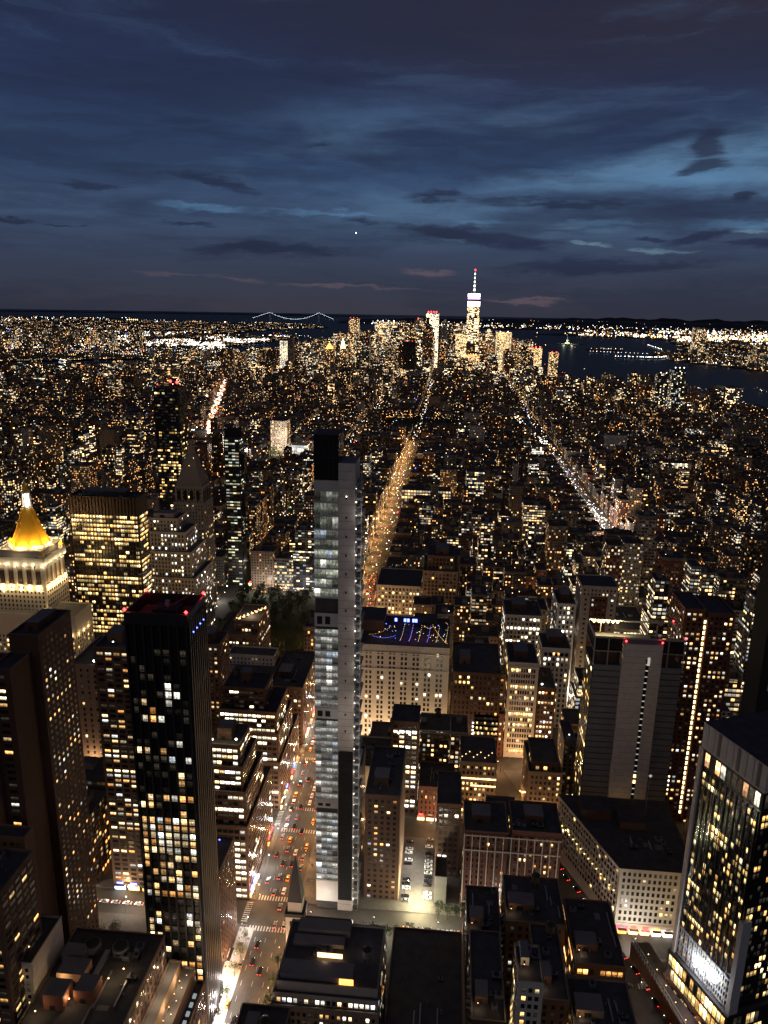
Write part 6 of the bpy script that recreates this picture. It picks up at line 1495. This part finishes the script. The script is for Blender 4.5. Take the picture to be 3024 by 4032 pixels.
for k in range(17):
    for X, rz in ((-14.8, pi/2), (-2.6, -pi/2)):
        if RC.random() < .85 and not (X < -10 and 5 < k < 8): car(X+RC.uniform(-.3, .3), 362+k*3.3, rz, pk(RC, (5, 4, 3, 0)), '# car parked in the floodlit lot, '+('left' if X < -10 else 'right')+' row', 'cars in the floodlit lot', True)
for k in range(8): car(-14+k*6.2, 342+RC.uniform(-.4, .4), pi/2 if k % 3 else -pi/2, pk(RC), '# car on the bright side street above the low blank roof', 'cars on the bright side street')
for k in range(6): car(-194+k*6.6, 343.5, pi/2, pk(RC), '# car on the side street beyond the courtyard trees', 'cars by the courtyard')
for k in range(14): y = 300+k*9; car(bway(y)+3+RC.uniform(-1, 1), y, radians(20.8), pk(RC), '# car driving along diagonal Broadway', 'traffic on diagonal Broadway')
for k in range(16): car(243+RC.choice((-6, -2, 2, 6)), 1000+k*22, 0, pk(RC), '# car on the bright avenue far to the right', 'traffic on the bright right avenue')
# ------------------------------------------------------------------ street lamps
def lamp_mesh(c, r_=.42):
    p = MB(); p.cyl(0, 0, 0, 8.4, .12, 'dark_metal', 6, .07); p.bar((0, 0, 8.3), (1.9, 0, 8.9), .06, 'dark_metal'); h = MB(); h.quadbox(1.5, 2.5, -.22, .22, 8.78, 8.98, 'dark_metal'); h.bulb(2.1, 0, 8.7, r_, c); return p, h
LD = {}
for c in ('glow_warm', 'glow_white', 'glow_amber'):
    p, h = lamp_mesh(c); a = _build0(p, 'pole'); b = _build0(h, 'lamp_head'); LD[c] = (a.data, b.data); bpy.data.objects.remove(a); bpy.data.objects.remove(b)
LC = {'glow_warm': (1, .52, .20), 'glow_white': (1, .93, .82), 'glow_amber': (1, .55, .2)}
def street_lamp(x, y, rz, c, e, label, group):
    r_ = empty('street_lamp', (x, y, .1), label, 'street lamp', group); r_.rotation_euler = (0, 0, rz)
    for d_, nm in zip(LD[c], ('pole', 'lamp_head')): o = bpy.data.objects.new(nm, d_); sc.collection.objects.link(o); o.parent = r_
    if e: plight('street_light', x+2.2*cos(rz), y+2.2*sin(rz), 7.9, e, LC[c], .35)
k = 0; y = 236
while y < 1900:
    for X, rz in ((-98.6, 0), (-73.4, pi)):
        e = 8500 if y < 700 else 15000 if y < 1100 else 22000
        if y < 280 and X < -90: e = 14000
        street_lamp(X, y+(6 if X > -90 else 0), rz, ('glow_warm' if k % 4 else 'glow_white') if y < 700 else 'glow_amber', e if (k % 2 == 0 or y < 700) else 0, 'tall warm street lamp along the central avenue, '+('left' if X < -90 else 'right')+' pavement', 'street lamps along the central avenue'); k += 1
    y += 24 if y < 700 else 42
for X in range(-200, 120, 34):
    if -110 < X < -70: continue
    street_lamp(X, 336.8, pi/2, 'glow_white', 12000 if X > -30 else 5000, 'street lamp on the side street past the church', 'street lamps on the church side street')
for n_ in (28, 27, 26, 25):
    for X in range(-230, 130, 38):
        if -112 < X < -68 or abs(X-bway(YS(n_))) < 16: continue
        street_lamp(X, YS(n_)-8, pi/2, 'glow_warm', 4500, 'street lamp on a dim cross street between the avenues', 'street lamps on the cross streets')
for y in range(290, 840, 34): street_lamp(bway(y)+9, y, pi, 'glow_warm', 8000, 'street lamp along diagonal Broadway', 'street lamps along diagonal Broadway')
for y in range(900, 1760, 34):
    street_lamp(232, y, 0, 'glow_white', 45000 if y < 1300 else 9000, 'bright lamp on the far right avenue, left pavement', 'lamps of the far right avenue'); 
    if y % 68 == 0: street_lamp(256, y, pi, 'glow_white', 30000 if y < 1300 else 6000, 'bright lamp on the far right avenue, right pavement', 'lamps of the far right avenue')
for (x, y) in ((-15.5, 368), (-15.5, 392), (-2.5, 380)): street_lamp(x, y, 0 if x < -10 else pi, 'glow_white', 5000, 'flood lamp over the parking lot', 'flood lamps of the parking lot')
for k, y in enumerate((350.5, 355, 360, 366)): plight('lot_flood', -8+(k % 2)*2, y, 6.5, 12000, (1, .90, .50), .4)
for k in range(4): plight('shopfront_light', -97.2, 246+k*17, 5, 11000, (1, .84, .78), 1.0)
plight('steam_glow', -100, 368, 5, 4500, (.8, .92, 1), 1); plight('steam_glow', -100, 416, 6, 5000, (.85, .92, 1), 1)
for x, y in ((-196, 350), (-172, 352), (-160, 340), (-182, 326)): plight('garden_light', x, y, 6, 3600, (1, .68, .34), .4)
for x in (-34, -22): plight('tree_light', x, 329, 6.5, 520, (.95, 1, .8), .4)
# lit shopfronts, awnings and signs along the near streets: each shop its own object
RS = random.Random(33)
def shop(x, y, w_, axis, s_, label, group):
    """axis 'y': front runs along y and faces s_ in x; axis 'x': front runs along x and faces -y"""
    root = empty('shopfront', (x, y, .15), label, 'shopfront', group); c_ = RS.choice(('glow_white', 'glow_warm', 'glow_gold', 'glow_warm', 'glow_cool', 'glow_amber')); mb = MB(); a = MB(); sg = MB()
    if axis == 'y':
        X = (x, x+s_*.35) if s_ > 0 else (x-.35, x); mb.quadbox(X[0], X[1], y-w_/2, y+w_/2, .3, 3.2, c_, 'dark_metal'); A_ = (x, x+s_*1.8) if s_ > 0 else (x-1.8, x); a.quadbox(A_[0], A_[1], y-w_/2, y+w_/2, 3.4, 3.6, RS.choice(('brick_red', 'dark_metal', 'copper', 'white_paint')), bottom=True)
        S_ = (x, x+.3) if s_ > 0 else (x-.3, x); sg.quadbox(S_[0], S_[1], y-w_*.3, y+w_*.3, 4.0, 5.0, RS.choice(('glow_red', 'glow_white', 'glow_blue', 'glow_amber', 'glow_warm', 'slab')), bottom=True)
    else:
        mb.quadbox(x-w_/2, x+w_/2, y-.35, y, .3, 3.2, c_, 'dark_metal'); a.quadbox(x-w_/2, x+w_/2, y-1.8, y, 3.4, 3.6, RS.choice(('brick_red', 'dark_metal', 'copper', 'white_paint')), bottom=True); sg.quadbox(x-w_*.3, x+w_*.3, y-.3, y, 4.0, 5.0, RS.choice(('glow_red', 'glow_white', 'glow_blue', 'glow_amber', 'slab')), bottom=True)
    mb.build('display_window', root); a.build('awning', root); sg.build('shop_sign', root)
for (y0, y1) in ((300, 330), (354, 412), (434, 496), (514, 576), (596, 640)):
    y = y0+4
    while y < y1-3:
        w_ = RS.uniform(5, 9)
        if RS.random() < .7: shop(-101.4 if y < 580 else -104, y, w_, 'y', 1, 'small lit shopfront on the left side of the avenue', 'shopfronts on the left side of the avenue')
        y += w_+1
for x in range(-176, -148, 8): shop(x, 353.6, 6, 'x', 0, 'lit shopfront at the foot of the brown brick apartment tower', 'shopfronts under the apartment tower')
for x in range(-9, 12, 6): shop(x, 433.6, 4.6, 'x', 0, 'lit shopfront beyond the parking lot', 'shopfronts beyond the parking lot')
for x in range(102, 128, 6): shop(x, 351.2, 4.6, 'x', 0, 'lit shopfront under the chamfered corner building', 'shopfronts under the chamfered corner building')
for x in range(-228, -120, 8): shop(x, 845.4, 6.5, 'x', 0, 'bright shopfront on the wide street beyond the park square', 'shopfronts beyond the park square')
# people on the pavements
def person_mesh(c):
    me = MB(); me.cyl(-.09, 0, 0, .82, .07, 'dark_metal', 6, .1); me.cyl(.09, .1, 0, .82, .07, 'dark_metal', 6, .1); me.cyl(0, .03, .80, 1.42, .19, c, 8, .23); me.cyl(0, .03, 1.42, 1.5, .2, c, 8, .07); me.bar((-.25, .03, 1.4), (-.30, .1, .85), .05, c, 5); me.bar((.25, .03, 1.4), (.30, 0, .85), .05, c, 5); me.bulb(0, .03, 1.63, .13, 'brick_tan'); return me
PD2 = []
for c in ('dark_metal', 'white_paint', 'brick_red', 'steel'): o = _build0(person_mesh(c), 'person'); PD2.append((o.data, {'dark_metal': 'dark', 'white_paint': 'white', 'brick_red': 'red', 'steel': 'grey'}[c])); bpy.data.objects.remove(o)
def person(x, y, where, group):
    d_, nm = RS.choice(PD2); o = bpy.data.objects.new('person', d_); sc.collection.objects.link(o); o.location = (x, y, .15); o.rotation_euler = (0, 0, RS.random()*6.28); tag(o, f'person in a {nm} top walking {where}', 'person', group)
for k in range(46): person(RS.uniform(-101, -98.2), RS.uniform(262, 570), 'on the left pavement of the avenue', 'people on the left pavement')
for k in range(26): person(RS.uniform(-73.5, -68), RS.uniform(336, 430), 'on the right pavement near the church', 'people on the right pavement')
for k in range(14): person(RS.uniform(-100, -72), 345+RS.choice((-11, 11))+RS.uniform(-1, 1), 'over the crossing at the church', 'people on the crossing')
for k in range(12): street_lamp(-236+k*10.5, 818.5+(k % 3)*3, 0, 'glow_white', 5000 if k % 2 else 0, 'bright white lamp on the wide street behind the park square', 'lamps of the wide street behind the park')
for k in range(9): car(-232+k*12+RC.uniform(-2, 2), 824+RC.choice((0, 5, 9)), pi/2, pk(RC), '# car on the bright wide street behind the park square', 'traffic behind the park square')
for k, (x, y) in enumerate(((-700, 2230), (-800, 2600), (-900, 3000), (-620, 1950), (-840, 2780))): plight('avenue_glow', x, y, 16, 60000, (1, .72, .5), 3)
for k in range(6): plight('street_light', 118+RC.uniform(-22, 22), YS(27-k)-4, 10, 9000, LC['glow_warm'], .4)
# merged far lamps and traffic
def street_pts(x, y0, y1, st, j=8): 
    it = [0]; n_ = int((y1-y0)/st)
    def f(r): k_ = it[0] % n_; it[0] += 1; return (x+r.uniform(-j, j), y0+k_*st+r.uniform(-4, 4), r.uniform(2, 9))
    return f, n_
specs = []
for nm, x in AVES.items():
    for (y0, y1, rr, cc) in ((600 if abs(x+90) > 1 else 900, 1900, (.45, .8), WC), (1900, 3600, (.7, 1.3), WC)):
        f, n_ = street_pts(x, y0, y1, 22); specs.append((f, n_, rr, cc))
f, n_ = street_pts(-90, 800, 2100, 8, 8); specs.append((f, n_, (.22, .5), ['glow_amber', 'glow_amber', 'glow_red', 'glow_amber', 'glow_gold'])); f, n_ = street_pts(243, 1300, 1760, 12, 6); specs.append((f, n_, (.3, .6), ['glow_warm', 'glow_white', 'glow_red'])); f, n_ = street_pts(243, 960, 1300, 4, 9); specs.append((f, n_, (.4, 1.0), ['glow_white', 'glow_warm', 'glow_white', 'glow_cool']))
specs.append((path([(-600, 1880), (-664, 2086), (-785, 2549), (-991, 3367), (-1060, 3600)], 520, 6, 10), 520, (.9, 1.9), ['glow_warm', 'glow_white', 'glow_red', 'glow_amber', 'glow_white']))
specs.append((path([(243, 1800), (222, 2000), (200, 2400)], 110, 6, 8), 110, (.5, 1.2), WC)); specs.append((path([(-560, 560), (-1000, 1500)], 60, 6, 30), 60, (.4, .8), WC))
def anyw(r):
    y = 1/r.uniform(1/4300, 1/1000); x = r.uniform(-.6*y, .45*y); q = (x, y)
    if not inside(P_MANH, x, y) or not clump(x, y, r, 1/200): return None
    n_ = (345-y)/80.4; yy = y-((y-345+40.2) % 80.4-40.2) if r.random() < .75 else y
    return (x, yy+r.uniform(-7, 7), r.uniform(3, 9) if r.random() < .6 else r.uniform(14, 34))
specs.append((anyw, 2800, (.28, .85), WC+['glow_amber', 'glow_warm'])); specs.append((anyw, 60, (.8, 1.4), ['glow_red', 'glow_blue', 'glow_red', 'glow_green']))
def west(r): x, y = r.uniform(250, 900), r.uniform(2500, 3400); return (x, y, r.uniform(4, 40)) if inside(P_MANH, x, y) else None
specs.append((west, 380, (.8, 1.8), ['glow_warm', 'glow_gold', 'glow_white']))
def down(r): x, y = r.gauss(-150, 330), r.uniform(3500, 5000); return (x, y, r.uniform(10, 190)) if inside(P_MANH, x, y) else None
specs.append((down, 300, (.9, 1.8), ['glow_warm', 'glow_white', 'glow_red', 'glow_warm', 'glow_gold']))
lights('city_lights', 'countless street lamps and car lights among the distant Manhattan blocks', specs, 12)
# red umbrellas and planters on the terrace, bottom right
for x, y in ((118, 318), (121, 308), (122, 300), (123.5, 292)):
    mb = MB(); mb.cyl(x, y, 9.02, 11.4, .06, 'steel', 6); mb.cyl(x, y, 11.2, 12.0, 1.7, 'brick_red', 8, .1); mb.build('table_umbrella'); o = bpy.data.objects[-1] if False else [q for q in sc.objects if q.name.startswith('table_umbrella')][-1]
    tag(o, 'red umbrella on the low terrace roof at the bottom right', 'umbrella', 'umbrellas on the terrace roof')
# tall flood lamp mast right of the corner building
X, Y = 121, 398
root = empty('flood_mast', (X, Y, 40.6), 'thin flood lamp mast standing on the corner building roof, right of the hotel', 'lamp mast')
mb = MB(); mb.bar((X, Y, 40.6), (X+.5, Y, 66), .22, 'steel'); mb.build('pole', root); mb = MB(); mb.bulb(X+.5, Y-.3, 66.6, 1.1, 'glow_dimroom'); mb.bulb(X+.5, Y-.6, 66.6, .7, 'glow_warm'); mb.build('lamp_head', root)
print('lights', LAMPN[0], 'lots', len(LOTS), 'individual', len(top), 'heroes', len(HEROES), 'objects', len(sc.objects))
